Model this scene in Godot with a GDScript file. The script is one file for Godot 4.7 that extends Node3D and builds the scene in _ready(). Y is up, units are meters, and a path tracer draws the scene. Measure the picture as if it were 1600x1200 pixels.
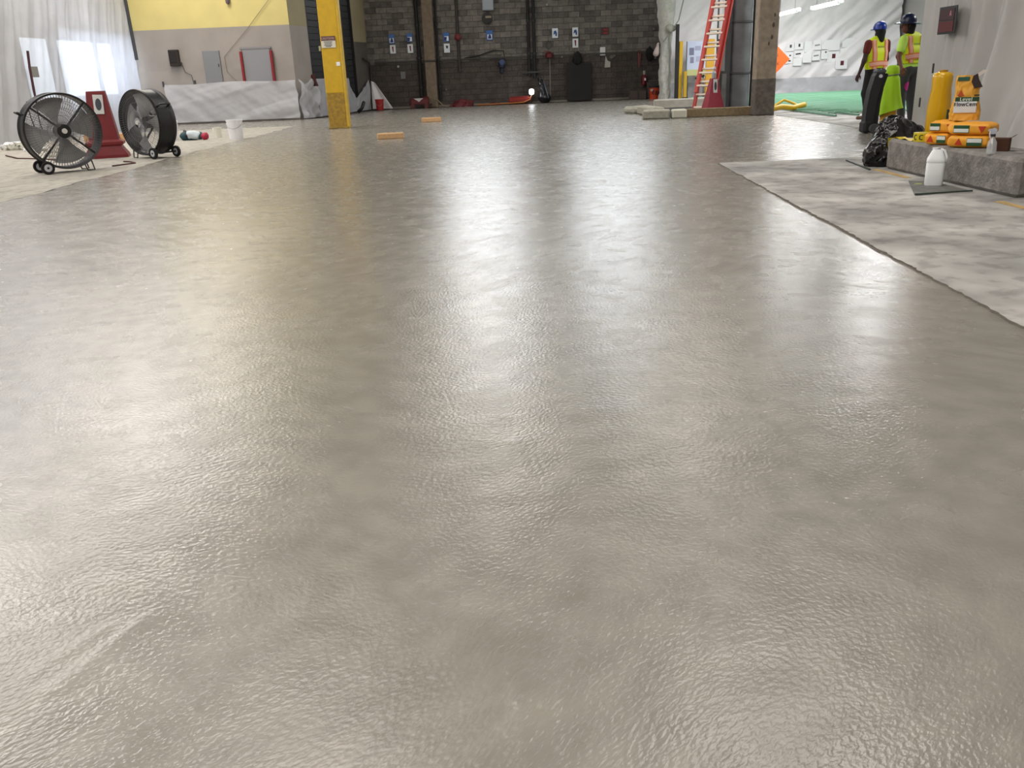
extends Node3D

# ---------------------------------------------------------------- helpers
var used := {}
var M := {}

func numbered(called: String, parent: Node) -> String:
	var key = str(parent.get_instance_id()) + called
	var n = used.get(key, 0)
	used[key] = n + 1
	return called if n == 0 else "%s_%03d" % [called, n]

func sb() -> SurfaceTool:
	var s := SurfaceTool.new()
	s.begin(Mesh.PRIMITIVE_TRIANGLES)
	return s

func obj(called: String, shape, material: Material, parent: Node = self) -> MeshInstance3D:
	var o := MeshInstance3D.new()
	if shape is SurfaceTool:
		shape.generate_normals()
		o.mesh = shape.commit()
	else:
		o.mesh = shape
	o.material_override = material
	o.name = numbered(called, parent)
	parent.add_child(o, true)
	return o

func tag(o: Node, label: String, category: String, group := "", kind := "") -> Node:
	if label: o.set_meta("label", label)
	if category: o.set_meta("category", category)
	if group: o.set_meta("group", group)
	if kind: o.set_meta("kind", kind)
	return o

func thing(called: String, label: String, category: String, at := Vector3.ZERO, turn := 0.0, group := "") -> Node3D:
	var o := Node3D.new()
	o.name = numbered(called, self)
	add_child(o, true)
	o.position = at
	o.rotation.y = turn
	tag(o, label, category, group)
	return o

func dup(o: Node3D, label: String, at: Vector3, turn := 0.0) -> Node3D:
	var base := String(o.name)
	var c: Node3D = o.duplicate()
	c.name = numbered(base, self)
	add_child(c, true)
	c.position = at
	c.rotation.y = turn
	if label: c.set_meta("label", label)
	return c

func struct(called: String, shape, material: Material, parent: Node = self) -> MeshInstance3D:
	var o = obj(called, shape, material, parent)
	if parent == self: o.set_meta("kind", "structure")
	return o

func xf(at: Vector3, rx := 0.0, ry := 0.0, rz := 0.0) -> Transform3D:
	return Transform3D(Basis.from_euler(Vector3(deg_to_rad(rx), deg_to_rad(ry), deg_to_rad(rz))), at)

# a convex polygon, turned away from centre c
func face(st: SurfaceTool, p: Array, c: Vector3) -> void:
	var m := Vector3.ZERO
	for q in p: m += q
	m /= p.size()
	var n: Vector3 = (p[1] - p[0]).cross(p[2] - p[0])
	var flip: bool = n.dot(m - c) > 0.0
	for i in range(1, p.size() - 1):
		st.add_vertex(p[0])
		st.add_vertex(p[i + 1] if flip else p[i])
		st.add_vertex(p[i] if flip else p[i + 1])

func tri(st: SurfaceTool, a: Vector3, b: Vector3, c: Vector3) -> void: # counter-clockwise seen from outside
	st.add_vertex(a)
	st.add_vertex(c)
	st.add_vertex(b)

func quad(st: SurfaceTool, a: Vector3, b: Vector3, c: Vector3, d: Vector3) -> void:
	tri(st, a, b, c)
	tri(st, a, c, d)

func bx(st: SurfaceTool, t: Transform3D, size: Vector3, ch := 0.0) -> void:
	st.set_smooth_group(-1)
	var h := size * 0.5
	var c := minf(ch, minf(h.x, minf(h.y, h.z)) * 0.9)
	if c <= 0.0:
		for ax in 3:
			for s in [-1.0, 1.0]:
				var p := []
				for k in [[-1, -1], [1, -1], [1, 1], [-1, 1]]:
					var v := Vector3.ZERO
					v[ax] = s * h[ax]
					v[(ax + 1) % 3] = k[0] * h[(ax + 1) % 3]
					v[(ax + 2) % 3] = k[1] * h[(ax + 2) % 3]
					p.append(t * v)
				face(st, p, t.origin)
		return
	var g := func(s: Vector3, ax: int) -> Vector3:
		var v := Vector3(s.x * (h.x - c), s.y * (h.y - c), s.z * (h.z - c))
		v[ax] = s[ax] * h[ax]
		return t * v
	for ax in 3:
		var u := (ax + 1) % 3
		var w := (ax + 2) % 3
		for s in [-1.0, 1.0]:
			var p := []
			for k in [[-1.0, -1.0], [1.0, -1.0], [1.0, 1.0], [-1.0, 1.0]]:
				var q := Vector3.ZERO
				q[ax] = s
				q[u] = k[0]
				q[w] = k[1]
				p.append(g.call(q, ax))
			face(st, p, t.origin)
			for s2 in [-1.0, 1.0]: # edge along w
				var q1 := Vector3.ZERO
				q1[ax] = s
				q1[u] = s2
				q1[w] = -1.0
				var q2 := q1
				q2[w] = 1.0
				face(st, [g.call(q1, ax), g.call(q2, ax), g.call(q2, u), g.call(q1, u)], t.origin)
	for sx in [-1.0, 1.0]:
		for sy in [-1.0, 1.0]:
			for sz in [-1.0, 1.0]:
				var s := Vector3(sx, sy, sz)
				face(st, [g.call(s, 0), g.call(s, 1), g.call(s, 2)], t.origin)

func box(at: Vector3, size: Vector3, ch := 0.0, t = null) -> SurfaceTool:
	var s := sb()
	bx(s, (t if t != null else Transform3D(Basis(), at)), size, ch)
	return s

func bar(st: SurfaceTool, a: Vector3, b: Vector3, w: float, d: float, up := Vector3.UP, ch := 0.0) -> void:
	var y := (b - a).normalized()
	var x := up.cross(y)
	if x.length() < 0.01: x = Vector3.RIGHT.cross(y)
	if x.length() < 0.01: x = Vector3.BACK.cross(y)
	x = x.normalized()
	bx(st, Transform3D(Basis(x, y, x.cross(y)), (a + b) * 0.5), Vector3(w, a.distance_to(b), d), ch)

func tube(st: SurfaceTool, pts: Array, rad, n := 8, caps := true, closed := false) -> void:
	var rings := []
	var last := Vector3.ZERO
	var cnt := pts.size()
	for i in cnt:
		var d: Vector3
		if closed: d = pts[(i + 1) % cnt] - pts[(i - 1 + cnt) % cnt]
		else: d = pts[mini(i + 1, cnt - 1)] - pts[maxi(i - 1, 0)]
		d = d.normalized()
		var x: Vector3
		if i == 0:
			x = d.cross(Vector3.UP if absf(d.y) < 0.9 else Vector3.RIGHT).normalized()
		else:
			x = (last - d * last.dot(d)).normalized()
		last = x
		var y := d.cross(x)
		var r: float = rad[i] if rad is Array else rad
		var ring := []
		for k in n:
			var a := TAU * k / n
			ring.append(pts[i] + (x * cos(a) + y * sin(a)) * r)
		rings.append(ring)
	st.set_smooth_group(0)
	for i in (cnt if closed else cnt - 1):
		var A: Array = rings[i]
		var B: Array = rings[(i + 1) % cnt]
		for k in n:
			var k2 := (k + 1) % n
			quad(st, A[k], A[k2], B[k2], B[k])
	if caps and not closed:
		st.set_smooth_group(-1)
		face(st, rings[0], pts[1])
		face(st, rings[cnt - 1], pts[cnt - 2])

func lathe(st: SurfaceTool, prof: Array, n: int, t := Transform3D(), smooth := false) -> void: # prof: Vector2(radius, y) from bottom to top, outside
	for i in prof.size() - 1:
		st.set_smooth_group(1 if smooth else 1 + i)
		var a: Vector2 = prof[i]
		var b: Vector2 = prof[i + 1]
		for k in n:
			var c1 := Vector2.from_angle(-TAU * k / n)
			var c2 := Vector2.from_angle(-TAU * (k + 1) / n)
			var p := t * Vector3(c1.x * a.x, a.y, c1.y * a.x)
			var q := t * Vector3(c2.x * a.x, a.y, c2.y * a.x)
			var r := t * Vector3(c2.x * b.x, b.y, c2.y * b.x)
			var s := t * Vector3(c1.x * b.x, b.y, c1.y * b.x)
			if a.x > 0.0: tri(st, p, q, r)
			if b.x > 0.0: tri(st, p, r, s)
	st.set_smooth_group(-1)

func prism(st: SurfaceTool, poly: PackedVector2Array, depth: float, t: Transform3D) -> void: # poly in x,y; extruded along z
	st.set_smooth_group(-1)
	var ccw := not Geometry2D.is_polygon_clockwise(poly)
	var idx := Geometry2D.triangulate_polygon(poly)
	var h := depth * 0.5
	for i in range(0, idx.size(), 3):
		var a := poly[idx[i]]
		var b := poly[idx[i + 1]]
		var c := poly[idx[i + 2]]
		if (b - a).cross(c - a) < 0.0:
			var tmp := b
			b = c
			c = tmp
		tri(st, t * Vector3(a.x, a.y, h), t * Vector3(b.x, b.y, h), t * Vector3(c.x, c.y, h))
		tri(st, t * Vector3(a.x, a.y, -h), t * Vector3(c.x, c.y, -h), t * Vector3(b.x, b.y, -h))
	for i in poly.size():
		var a := poly[i]
		var b := poly[(i + 1) % poly.size()]
		if not ccw:
			var tmp := a
			a = b
			b = tmp
		quad(st, t * Vector3(a.x, a.y, -h), t * Vector3(b.x, b.y, -h), t * Vector3(b.x, b.y, h), t * Vector3(a.x, a.y, h))

func pr(poly: Array, depth: float, t: Transform3D) -> SurfaceTool:
	var s := sb()
	var pp := PackedVector2Array()
	for i in range(0, poly.size(), 2): pp.append(Vector2(poly[i], poly[i + 1]))
	prism(s, pp, depth, t)
	return s

# a smooth sheet: f(u, v) -> Vector3, u and v from 0 to 1; its front faces (df/du x df/dv)
func sheet(st: SurfaceTool, f: Callable, nu: int, nv: int, group := 0) -> void:
	var g := []
	for j in nv + 1:
		var row := []
		for i in nu + 1: row.append(f.call(float(i) / nu, float(j) / nv))
		g.append(row)
	st.set_smooth_group(group)
	for j in nv:
		for i in nu:
			for k in [[0, 0], [1, 1], [1, 0], [0, 0], [0, 1], [1, 1]]:
				st.set_uv(Vector2(float(i + k[0]) / nu, float(j + k[1]) / nv))
				st.add_vertex(g[j + k[1]][i + k[0]])

# surface nets over a signed distance field
func blob(st: SurfaceTool, sdf: Callable, lo: Vector3, hi: Vector3, cell: float, keep := 1.0) -> void:
	var n := Vector3i(((hi - lo) / cell).ceil()) + Vector3i.ONE
	var B := 4
	var val := {}
	var nb := Vector3i(ceili(n.x / float(B)), ceili(n.y / float(B)), ceili(n.z / float(B)))
	var near := []
	for bz in nb.z:
		for by in nb.y:
			for bxx in nb.x:
				var c := lo + (Vector3(bxx, by, bz) * B + Vector3.ONE * B * 0.5) * cell
				if absf(sdf.call(c)) < B * cell * 1.3 * keep: near.append(Vector3i(bxx, by, bz) * B)
	var sx := n.x + B + 2
	var sxy := sx * (n.y + B + 2)
	for b in near:
		for z in range(b.z, b.z + B + 1):
			for y in range(b.y, b.y + B + 1):
				for x in range(b.x, b.x + B + 1):
					var k: int = x + y * sx + z * sxy
					if not val.has(k): val[k] = sdf.call(lo + Vector3(x, y, z) * cell)
	var vert := {}
	var done := {}
	var quads := []
	var offs := [0, 1, sx, sx + 1, sxy, sxy + 1, sxy + sx, sxy + sx + 1]
	for b in near:
		for z in range(b.z, b.z + B):
			for y in range(b.y, b.y + B):
				for x in range(b.x, b.x + B):
					var k: int = x + y * sx + z * sxy
					var d := []
					var neg := 0
					for o in offs:
						var q: float = val[k + o]
						d.append(q)
						if q < 0.0: neg += 1
					if neg == 0 or neg == 8: continue
					var p := Vector3.ZERO
					var m := 0
					for e in [[0, 1], [2, 3], [4, 5], [6, 7], [0, 2], [1, 3], [4, 6], [5, 7], [0, 4], [1, 5], [2, 6], [3, 7]]:
						var va: float = d[e[0]]
						var vb: float = d[e[1]]
						if (va < 0.0) == (vb < 0.0): continue
						var f: float = va / (va - vb)
						var pa := Vector3(e[0] & 1, (e[0] >> 1) & 1, e[0] >> 2)
						var pb := Vector3(e[1] & 1, (e[1] >> 1) & 1, e[1] >> 2)
						p += pa.lerp(pb, f)
						m += 1
					vert[k] = lo + (Vector3(x, y, z) + p / m) * cell
					for ax in 3:
						var o: int = [1, sx, sxy][ax]
						if (d[0] < 0.0) != (d[[1, 2, 4][ax]] < 0.0): quads.append([k, ax, d[0] < 0.0])
	st.set_smooth_group(0)
	for q in quads:
		var k: int = q[0]
		var u: int = [sx, sxy, 1][q[1]]
		var v: int = [sxy, 1, sx][q[1]]
		if not (vert.has(k - u) and vert.has(k - v) and vert.has(k - u - v)): continue
		var a: Vector3 = vert[k - u - v]
		var bq: Vector3 = vert[k - v]
		var c: Vector3 = vert[k]
		var dq: Vector3 = vert[k - u]
		if q[2]: quad(st, a, bq, c, dq)
		else: quad(st, a, dq, c, bq)

func capsule(p: Vector3, a: Vector3, b: Vector3, ra: float, rb: float) -> float:
	var ab := b - a
	var h := clampf((p - a).dot(ab) / maxf(ab.length_squared(), 1e-8), 0.0, 1.0)
	return p.distance_to(a + ab * h) - lerpf(ra, rb, h)

func smin(a: float, b: float, k: float) -> float:
	var h := maxf(k - absf(a - b), 0.0) / k
	return minf(a, b) - h * h * k * 0.25

# ---------------------------------------------------------------- materials
func mat(col: Color, rough := 0.7, metal := 0.0) -> StandardMaterial3D:
	var m := StandardMaterial3D.new()
	m.albedo_color = col
	m.roughness = rough
	m.metallic = metal
	return m

func noise(freq: float, oct := 4, sd := 1, kind := FastNoiseLite.TYPE_SIMPLEX_SMOOTH) -> FastNoiseLite:
	var n := FastNoiseLite.new()
	n.noise_type = kind
	n.frequency = freq
	n.fractal_octaves = oct
	n.seed = sd
	return n

func ntex(freq: float, size := 512, oct := 4, sd := 1, ramp = null, bump := 0.0) -> NoiseTexture2D:
	var t := NoiseTexture2D.new()
	t.width = size
	t.height = size
	t.seamless = true
	t.seamless_blend_skirt = 0.04
	t.noise = noise(freq, oct, sd)
	if bump > 0.0:
		t.as_normal_map = true
		t.bump_strength = bump
	if ramp != null:
		var g := Gradient.new()
		g.offsets = PackedFloat32Array(ramp[0])
		g.colors = PackedColorArray(ramp[1])
		t.color_ramp = g
	return t

func grey(v: float) -> Color:
	return Color(v, v, v)

# a material whose tone varies with blotches: lo..hi multiply the colour; scale in repeats per metre
func mottled(col: Color, lo: float, hi: float, rough: float, scale: float, sd := 1, freq := 0.012, bump := 0.0, world := true) -> StandardMaterial3D:
	var m := mat(col, rough)
	lo = lerpf(lo, hi, 0.45)
	m.albedo_texture = ntex(freq * 0.5, 512, 4, sd, [[0.15, 0.5, 0.85], [grey(lo), grey((lo + hi) * 0.5), grey(hi)]])
	m.uv1_triplanar = true
	m.uv1_world_triplanar = world
	m.uv1_scale = Vector3.ONE * scale
	if bump > 0.0:
		m.normal_enabled = true
		m.normal_texture = ntex(freq * 2.0, 512, 5, sd + 7, null, 6.0)
		m.normal_scale = bump
	return m

func lettering(words: String, height: float, material: Material, parent: Node, at: Transform3D, called := "lettering") -> MeshInstance3D:
	var t := TextMesh.new()
	var f := SystemFont.new()
	f.font_names = PackedStringArray(["Droid Sans"])
	f.font_weight = 700
	t.font = f
	t.text = words
	t.font_size = 32
	t.pixel_size = height / 23.0
	t.depth = 0.002
	t.curve_step = 4.0
	var o = obj(called, t, material, parent)
	o.transform = at
	return o

# ---------------------------------------------------------------- the scene
func _ready() -> void:
	var cam := Camera3D.new()
	cam.name = "camera"
	add_child(cam)
	cam.keep_aspect = Camera3D.KEEP_HEIGHT
	cam.fov = 48.083
	cam.near = 0.05
	cam.far = 200.0
	cam.transform = Transform3D(Basis(Vector3.RIGHT, deg_to_rad(-19.878)) * Basis(Vector3.BACK, deg_to_rad(ROLL)), Vector3(0, 1.14, 0))
	cam.current = true
	var we := WorldEnvironment.new()
	we.name = "environment"
	var e := Environment.new()
	e.background_mode = Environment.BG_SKY
	var sky := Sky.new()
	var sm := ProceduralSkyMaterial.new()
	sm.sky_top_color = Color(0.55, 0.62, 0.72)
	sm.sky_horizon_color = Color(0.8, 0.82, 0.85)
	sm.ground_horizon_color = Color(0.8, 0.82, 0.85)
	sm.ground_bottom_color = Color(0.3, 0.3, 0.3)
	sky.sky_material = sm
	e.sky = sky
	e.tonemap_mode = Environment.TONE_MAPPER_LINEAR
	e.tonemap_exposure = 1.42
	e.sdfgi_enabled = true
	e.ssao_enabled = true
	e.ssil_enabled = true
	we.environment = e
	add_child(we)
	materials()
	lights()
	shell()
	floors()
	objects()

const ROLL := -2.386

func area(called: String, at: Vector3, look: Vector3, size: Vector2, energy: float, col := Color.WHITE) -> void:
	var l := AreaLight3D.new()
	l.name = numbered(called, self)
	add_child(l, true)
	l.area_size = size
	l.area_normalize_energy = true
	l.light_energy = energy
	l.light_color = col
	l.area_range = 60.0
	l.area_attenuation = 2.0
	l.shadow_enabled = true
	l.look_at_from_position(at, at + look, Vector3.UP if absf(look.y) < 0.9 else Vector3.BACK)

func materials() -> void:
	# wet cement topping
	var w := mat(Color(0.54, 0.527, 0.498), 0.275)
	w.metallic_specular = 0.5
	w.albedo_texture = ntex(0.006, 1024, 5, 11, [[0.2, 0.5, 0.8], [Color(0.92, 0.915, 0.905), Color(0.96, 0.957, 0.95), Color(1, 0.995, 0.985)]])
	w.uv1_scale = Vector3(0.8, 0.8, 1)
	w.heightmap_enabled = true
	w.heightmap_texture = ntex(0.042, 1536, 3, 5)
	w.heightmap_scale = 0.11
	w.roughness_texture = ntex(0.008, 512, 4, 21, [[0.3, 0.7], [grey(0.8), grey(1.0)]])
	w.roughness_texture_channel = BaseMaterial3D.TEXTURE_CHANNEL_GRAYSCALE
	M.wet = w
	var d := mottled(Color(0.76, 0.75, 0.735), 0.5, 1.0, 0.9, 0.3, 3, 0.012, 0.3)
	M.slab = detailed(d, 0.7, 0.86, 201)
	M.slab_left = mottled(Color(0.66, 0.64, 0.60), 0.88, 1.0, 0.9, 0.4, 31, 0.012, 0.3)
	detailed(M.slab_left, 0.8, 0.87, 202)
	M.slab_dark = mottled(Color(0.45, 0.43, 0.40), 0.8, 1.0, 0.8, 0.5, 4, 0.012, 0.2)
	M.mortar = mottled(Color(0.32, 0.30, 0.28), 0.75, 1.0, 0.95, 0.6, 8)
	M.block_a = mottled(Color(0.45, 0.43, 0.405), 0.7, 1.0, 0.92, 0.5, 9, 0.02, 0.4)
	M.block_b = mottled(Color(0.48, 0.455, 0.43), 0.7, 1.0, 0.92, 0.5, 10, 0.02, 0.4)
	M.block_c = mottled(Color(0.37, 0.35, 0.335), 0.7, 1.0, 0.92, 0.5, 12, 0.02, 0.4)
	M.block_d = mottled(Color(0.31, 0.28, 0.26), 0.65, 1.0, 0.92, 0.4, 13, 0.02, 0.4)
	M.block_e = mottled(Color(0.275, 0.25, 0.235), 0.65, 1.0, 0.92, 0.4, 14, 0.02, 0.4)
	M.wall_grey = mottled(Color(0.60, 0.57, 0.545), 0.9, 1.0, 0.85, 0.3, 15)
	M.wall_pale = mottled(Color(0.74, 0.725, 0.69), 0.9, 1.0, 0.85, 0.3, 15)
	M.wall_yellow = mottled(Color(0.80, 0.74, 0.48), 0.93, 1.0, 0.7, 0.3, 16)
	M.wall_beige = mottled(Color(0.60, 0.555, 0.43), 0.88, 1.0, 0.8, 0.3, 17)
	M.ceiling = mat(Color(0.5, 0.5, 0.49), 0.95)
	M.plain = mat(Color(0.62, 0.61, 0.6), 0.95)
	M.frame = mat(Color(0.22, 0.225, 0.24), 0.6)
	M.white_metal = mat(Color(0.85, 0.85, 0.85), 0.4)
	M.pane = glow(Color(0.86, 0.93, 1.0), 2.1)
	M.pane_high = glow(Color(0.95, 0.98, 1.0), 2.3)
	M.lamp = glow(Color(1, 0.98, 0.95), 2.0)

func detailed(m: StandardMaterial3D, scale: float, lo: float, sd: int) -> StandardMaterial3D:
	m.detail_enabled = true
	m.detail_blend_mode = BaseMaterial3D.BLEND_MODE_MUL
	m.detail_uv_layer = BaseMaterial3D.DETAIL_UV_2
	m.detail_albedo = ntex(0.012, 512, 5, sd, [[0.22, 0.42, 0.7], [grey(lo), grey(0.97), grey(1.0)]])
	m.uv2_triplanar = true
	m.uv2_world_triplanar = true
	m.uv2_scale = Vector3.ONE * scale
	return m

func glow(c: Color, k: float) -> StandardMaterial3D:
	var m := mat(Color(0.8, 0.8, 0.8), 0.6)
	m.emission_enabled = true
	m.emission = c
	m.emission_energy_multiplier = k
	return m

const KEY := 15.5

func lights() -> void:
	for p in LAMPS:
		area("ceiling_lamp_light", Vector3(p.x, 7.2, p.y), Vector3.DOWN, Vector2(2.4, 4.0), KEY * p.z, Color(1, 0.975, 0.94))
	area("window_light", Vector3(-11.85, 1.75, -26.6), Vector3.RIGHT, Vector2(6.0, 1.6), 3.0, Color(0.9, 0.95, 1.0))
	area("window_light", Vector3(-11.9, 5.9, -16.8), Vector3.RIGHT, Vector2(10.2, 2.4), 12.0, Color(0.94, 0.97, 1.0))
	for q in HIGH:
		area("window_light", Vector3(q.x, 6.0, -34.85), Vector3.BACK, Vector2(q.y - 0.1, 2.5), 9.5, Color(0.96, 0.98, 1.0))
	for p in [Vector2(9.4, -28), Vector2(9.4, -22), Vector2(11.5, -16), Vector2(11.5, -25)]:
		area("work_light", Vector3(p.x, 4.6, p.y), Vector3.DOWN, Vector2(0.3, 2.4), 20.0, Color(1, 1, 1))

const LAMPS := [Vector3(-9, -4, 0.5), Vector3(-3.6, 1.5, 2.8), Vector3(-9, -12, 1.4), Vector3(-2.4, -7, 0.6), Vector3(3.2, -8, 0.5), Vector3(-9, -19, 1.8), Vector3(-0.7, -20, 0.5), Vector3(4.2, -20, 0.6), Vector3(-9, -25.5, 1.5), Vector3(-0.7, -28, 0.4), Vector3(-3, 5.0, 1.0)]
const LAMP_LABELS := ["long ceiling lamp at the left, above the dry strip nearest the camera", "long ceiling lamp just above and left of the camera", "long ceiling lamp at the left, above the drum fans", "long ceiling lamp in the middle of the wet floor, near", "long ceiling lamp above the corner of the dry right slab", "long ceiling lamp at the left, above the white buckets", "long ceiling lamp above the loose bricks", "long ceiling lamp beside the timber column", "long ceiling lamp in front of the yellow and grey wall", "long ceiling lamp nearest the block wall", "long ceiling lamp behind the camera"]
const HIGH := [Vector2(-0.75, 3.1), Vector2(4.37, 3.25)]

const SA := Vector3(-6.4, 0, -28.8)
const SB := Vector3(-4.95, 0, -35.0)

func on_side(s: float, y: float, out := 0.0) -> Vector3: # a point on the slanted side wall, out metres in front of it
	return SA.lerp(SB, s) + Vector3(0.9737, 0, 0.2277) * out + Vector3.UP * y

func side_xf(s: float, y: float, out := 0.0) -> Transform3D: # x along the wall towards the back, z out of it
	var x := (SB - SA).normalized()
	return Transform3D(Basis(-x, Vector3.UP, (-x).cross(Vector3.UP)), on_side(s, y, out))

func shell() -> void:
	var H := 7.6
	# left wall with its window opening
	var s := sb()
	bx(s, xf(Vector3(-12.3, 0.45, -14.0)), Vector3(0.3, 0.95, 42.6))
	bx(s, xf(Vector3(-12.3, (2.56 + 4.6) * 0.5, -14.0)), Vector3(0.3, 4.6 - 2.56, 42.6))
	bx(s, xf(Vector3(-12.3, (7.2 + H) * 0.5, -14.0)), Vector3(0.3, H - 7.2, 42.6))
	bx(s, xf(Vector3(-12.3, 5.9, -28.65)), Vector3(0.3, 2.6, 13.3))
	bx(s, xf(Vector3(-12.3, 5.9, -2.15)), Vector3(0.3, 2.6, 18.9))
	bx(s, xf(Vector3(-12.3, 1.74, -8.1)), Vector3(0.3, 1.64, 30.8))
	bx(s, xf(Vector3(-12.3, 1.74, -32.45)), Vector3(0.3, 1.64, 5.7))
	struct("wall_left", s, M.plain)
	var w = struct("window_1", box(Vector3(-12.2, 1.74, -26.55), Vector3(0.02, 1.6, 6.05)), M.pane)
	for z in [-23.55, -25.5, -28.0, -29.55]:
		obj("mullion", box(Vector3(-12.13, 1.74, z), Vector3(0.1, 1.62, 0.1), 0.01), M.frame, w)
	obj("guard_post", box(Vector3(-11.42, 1.32, -23.75), Vector3(0.08, 2.64, 0.2), 0.01), M.frame, w)
	obj("guard_post", box(Vector3(-11.42, 1.32, -28.0), Vector3(0.06, 2.64, 0.07), 0.01), M.frame, w)
	obj("guard_rail", box(Vector3(-11.42, 2.62, -26.2), Vector3(0.06, 0.08, 5.1), 0.01), M.frame, w)
	obj("guard_rail", box(Vector3(-11.42, 2.42, -24.3), Vector3(0.04, 0.04, 1.0), 0.01), M.frame, w)
	for y in [0.95, 2.52]:
		obj("rail", box(Vector3(-12.12, y, -26.55), Vector3(0.12, 0.09, 6.1), 0.01), M.frame, w)
	w = struct("window_4", box(Vector3(-12.3, 5.9, -16.8), Vector3(0.03, 2.6, 10.4)), M.pane_high)
	for i in 6: obj("mullion", box(Vector3(-12.2, 5.9, -22.0 + 2.08 * i), Vector3(0.1, 2.6, 0.08), 0.01), M.frame, w)
	for y in [4.64, 7.16]: obj("rail", box(Vector3(-12.2, y, -16.8), Vector3(0.1, 0.08, 10.4), 0.01), M.frame, w)
	# the painted room corner at the left
	s = sb()
	bx(s, xf(Vector3(-9.2, 1.40, -29.0)), Vector3(5.6, 2.80, 0.4))
	var g = struct("wall_front", s, M.wall_grey)
	obj("yellow_band", box(Vector3(-9.2, (2.80 + H) * 0.5, -29.0), Vector3(5.6, H - 2.80, 0.4)), M.wall_yellow, g)
	# the slanted wall with the roller door
	var side = struct("wall_side", slab_on_side(0.0, 0.2, 0.0, 2.78, 0.3), M.wall_grey)
	obj("beige_band", slab_on_side(0.0, 0.2, 2.78, H, 0.3), M.wall_beige, side)
	obj("lintel", slab_on_side(0.2, 0.8, 4.6, H, 0.3), M.wall_beige, side)
	# back wall
	s = sb()
	bx(s, xf(Vector3(0.65, 2.35, -35.25)), Vector3(12.1, 4.7, 0.42))
	bx(s, xf(Vector3(0.65, 7.45, -35.25)), Vector3(12.1, 0.3, 0.42))
	for q in [[-5.4, -2.3], [0.8, 2.745], [5.995, 6.7]]:
		bx(s, xf(Vector3((q[0] + q[1]) * 0.5, 6.0, -35.25)), Vector3(q[1] - q[0], 2.6, 0.42))
	var back = struct("wall_back", s, M.mortar)
	blocks(back)
	var k := 2
	for q in HIGH:
		var x: float = q.x
		var u = struct("window_%d" % k, box(Vector3(x, 6.0, -35.3), Vector3(q.y, 2.6, 0.03)), M.pane_high)
		k += 1
		for i in 5:
			obj("mullion", box(Vector3(x + q.y * (0.25 * i - 0.5), 6.0, -35.22), Vector3(0.07, 2.6, 0.1), 0.01), M.frame, u)
		for y in [4.73, 6.0, 7.27]:
			obj("rail", box(Vector3(x, y, -35.21), Vector3(q.y, 0.07, 0.1), 0.01), M.frame, u)
	# right side
	struct("wall_right", box(Vector3(7.2, H * 0.5, -3.4), Vector3(0.3, H, 22.0)), M.plain)
	struct("wall_near", box(Vector3(1.0, H * 0.5, 7.4), Vector3(27.0, H, 0.3)), M.plain)
	struct("wall_annex_back", box(Vector3(10.5, H * 0.5, -33.3), Vector3(8.4, H, 0.3)), M.plain)
	struct("wall_annex_right", box(Vector3(14.5, H * 0.5, -20.0), Vector3(0.3, H, 27.0)), M.plain)
	struct("wall_annex_near", box(Vector3(11.0, H * 0.5, -8.0), Vector3(7.4, H, 0.3)), M.plain)
	struct("wall_far", box(Vector3(1.0, H * 0.5, -36.6), Vector3(27.0, H, 0.3)), M.plain)
	struct("ceiling", box(Vector3(1.0, H + 0.15, -14.6), Vector3(27.2, 0.3, 44.4)), M.ceiling)
	var n := 0
	for p in LAMPS:
		var f = thing("ceiling_lamp", LAMP_LABELS[n], "lamp", Vector3(p.x, 7.32, p.y), 0.0, "ceiling lamps of the hall")
		n += 1
		obj("housing", box(Vector3(0, 0.04, 0), Vector3(2.5, 0.08, 4.1), 0.01), M.white_metal, f)
		obj("diffuser", box(Vector3(0, -0.02, 0), Vector3(2.4, 0.04, 4.0)), M.lamp, f)
		for z in [-1.2, 1.2]:
			s = sb()
			tube(s, [Vector3(0, 0.08, z), Vector3(0, 0.29, z)], 0.006, 5)
			obj("hanger", s, M.frame, f)

func slab_on_side(s0: float, s1: float, y0: float, y1: float, depth: float) -> SurfaceTool:
	var t := side_xf((s0 + s1) * 0.5, (y0 + y1) * 0.5, -depth * 0.5)
	return box(Vector3.ZERO, Vector3((s1 - s0) * SA.distance_to(SB), y1 - y0, depth), 0.0, t)

func blocks(wall: Node3D) -> void:
	# concrete blocks: those that show in the photograph singly, the rest joined
	var rng := RandomNumberGenerator.new()
	rng.seed = 4
	var shape := sb()
	bx(shape, Transform3D(), Vector3(0.392, 0.192, 0.1), 0.006)
	shape.generate_normals()
	var mesh := shape.commit()
	var rest := sb()
	var low := sb()
	var mats := [M.block_a, M.block_a, M.block_b, M.block_c]
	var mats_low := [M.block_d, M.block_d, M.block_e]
	var singles := 0
	for j in range(22, -1, -1):
		for i in 31:
			var x := -5.3 + 0.4 * i + (0.2 if j % 2 else 0.0)
			var y := 0.1 + 0.2 * j
			if x > 6.4: continue
			var at := Vector3(x, y, -35.04 - 0.006 + rng.randf() * 0.007)
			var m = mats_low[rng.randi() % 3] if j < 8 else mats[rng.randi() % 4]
			if singles < 300 and x > -4.9 and x < 6.2 and j < 19:
				var o = obj("concrete_block", mesh, m, wall)
				o.position = at
				singles += 1
			else:
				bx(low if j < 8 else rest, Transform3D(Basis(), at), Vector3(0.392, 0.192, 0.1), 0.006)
	tag(obj("upper_blocks", rest, M.block_a, wall), "", "", "", "stuff")
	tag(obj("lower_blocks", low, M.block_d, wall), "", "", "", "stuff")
	obj("footing", box(Vector3(0.6, 0.03, -34.93), Vector3(11.4, 0.08, 0.14), 0.01), M.slab_dark, wall)

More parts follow.
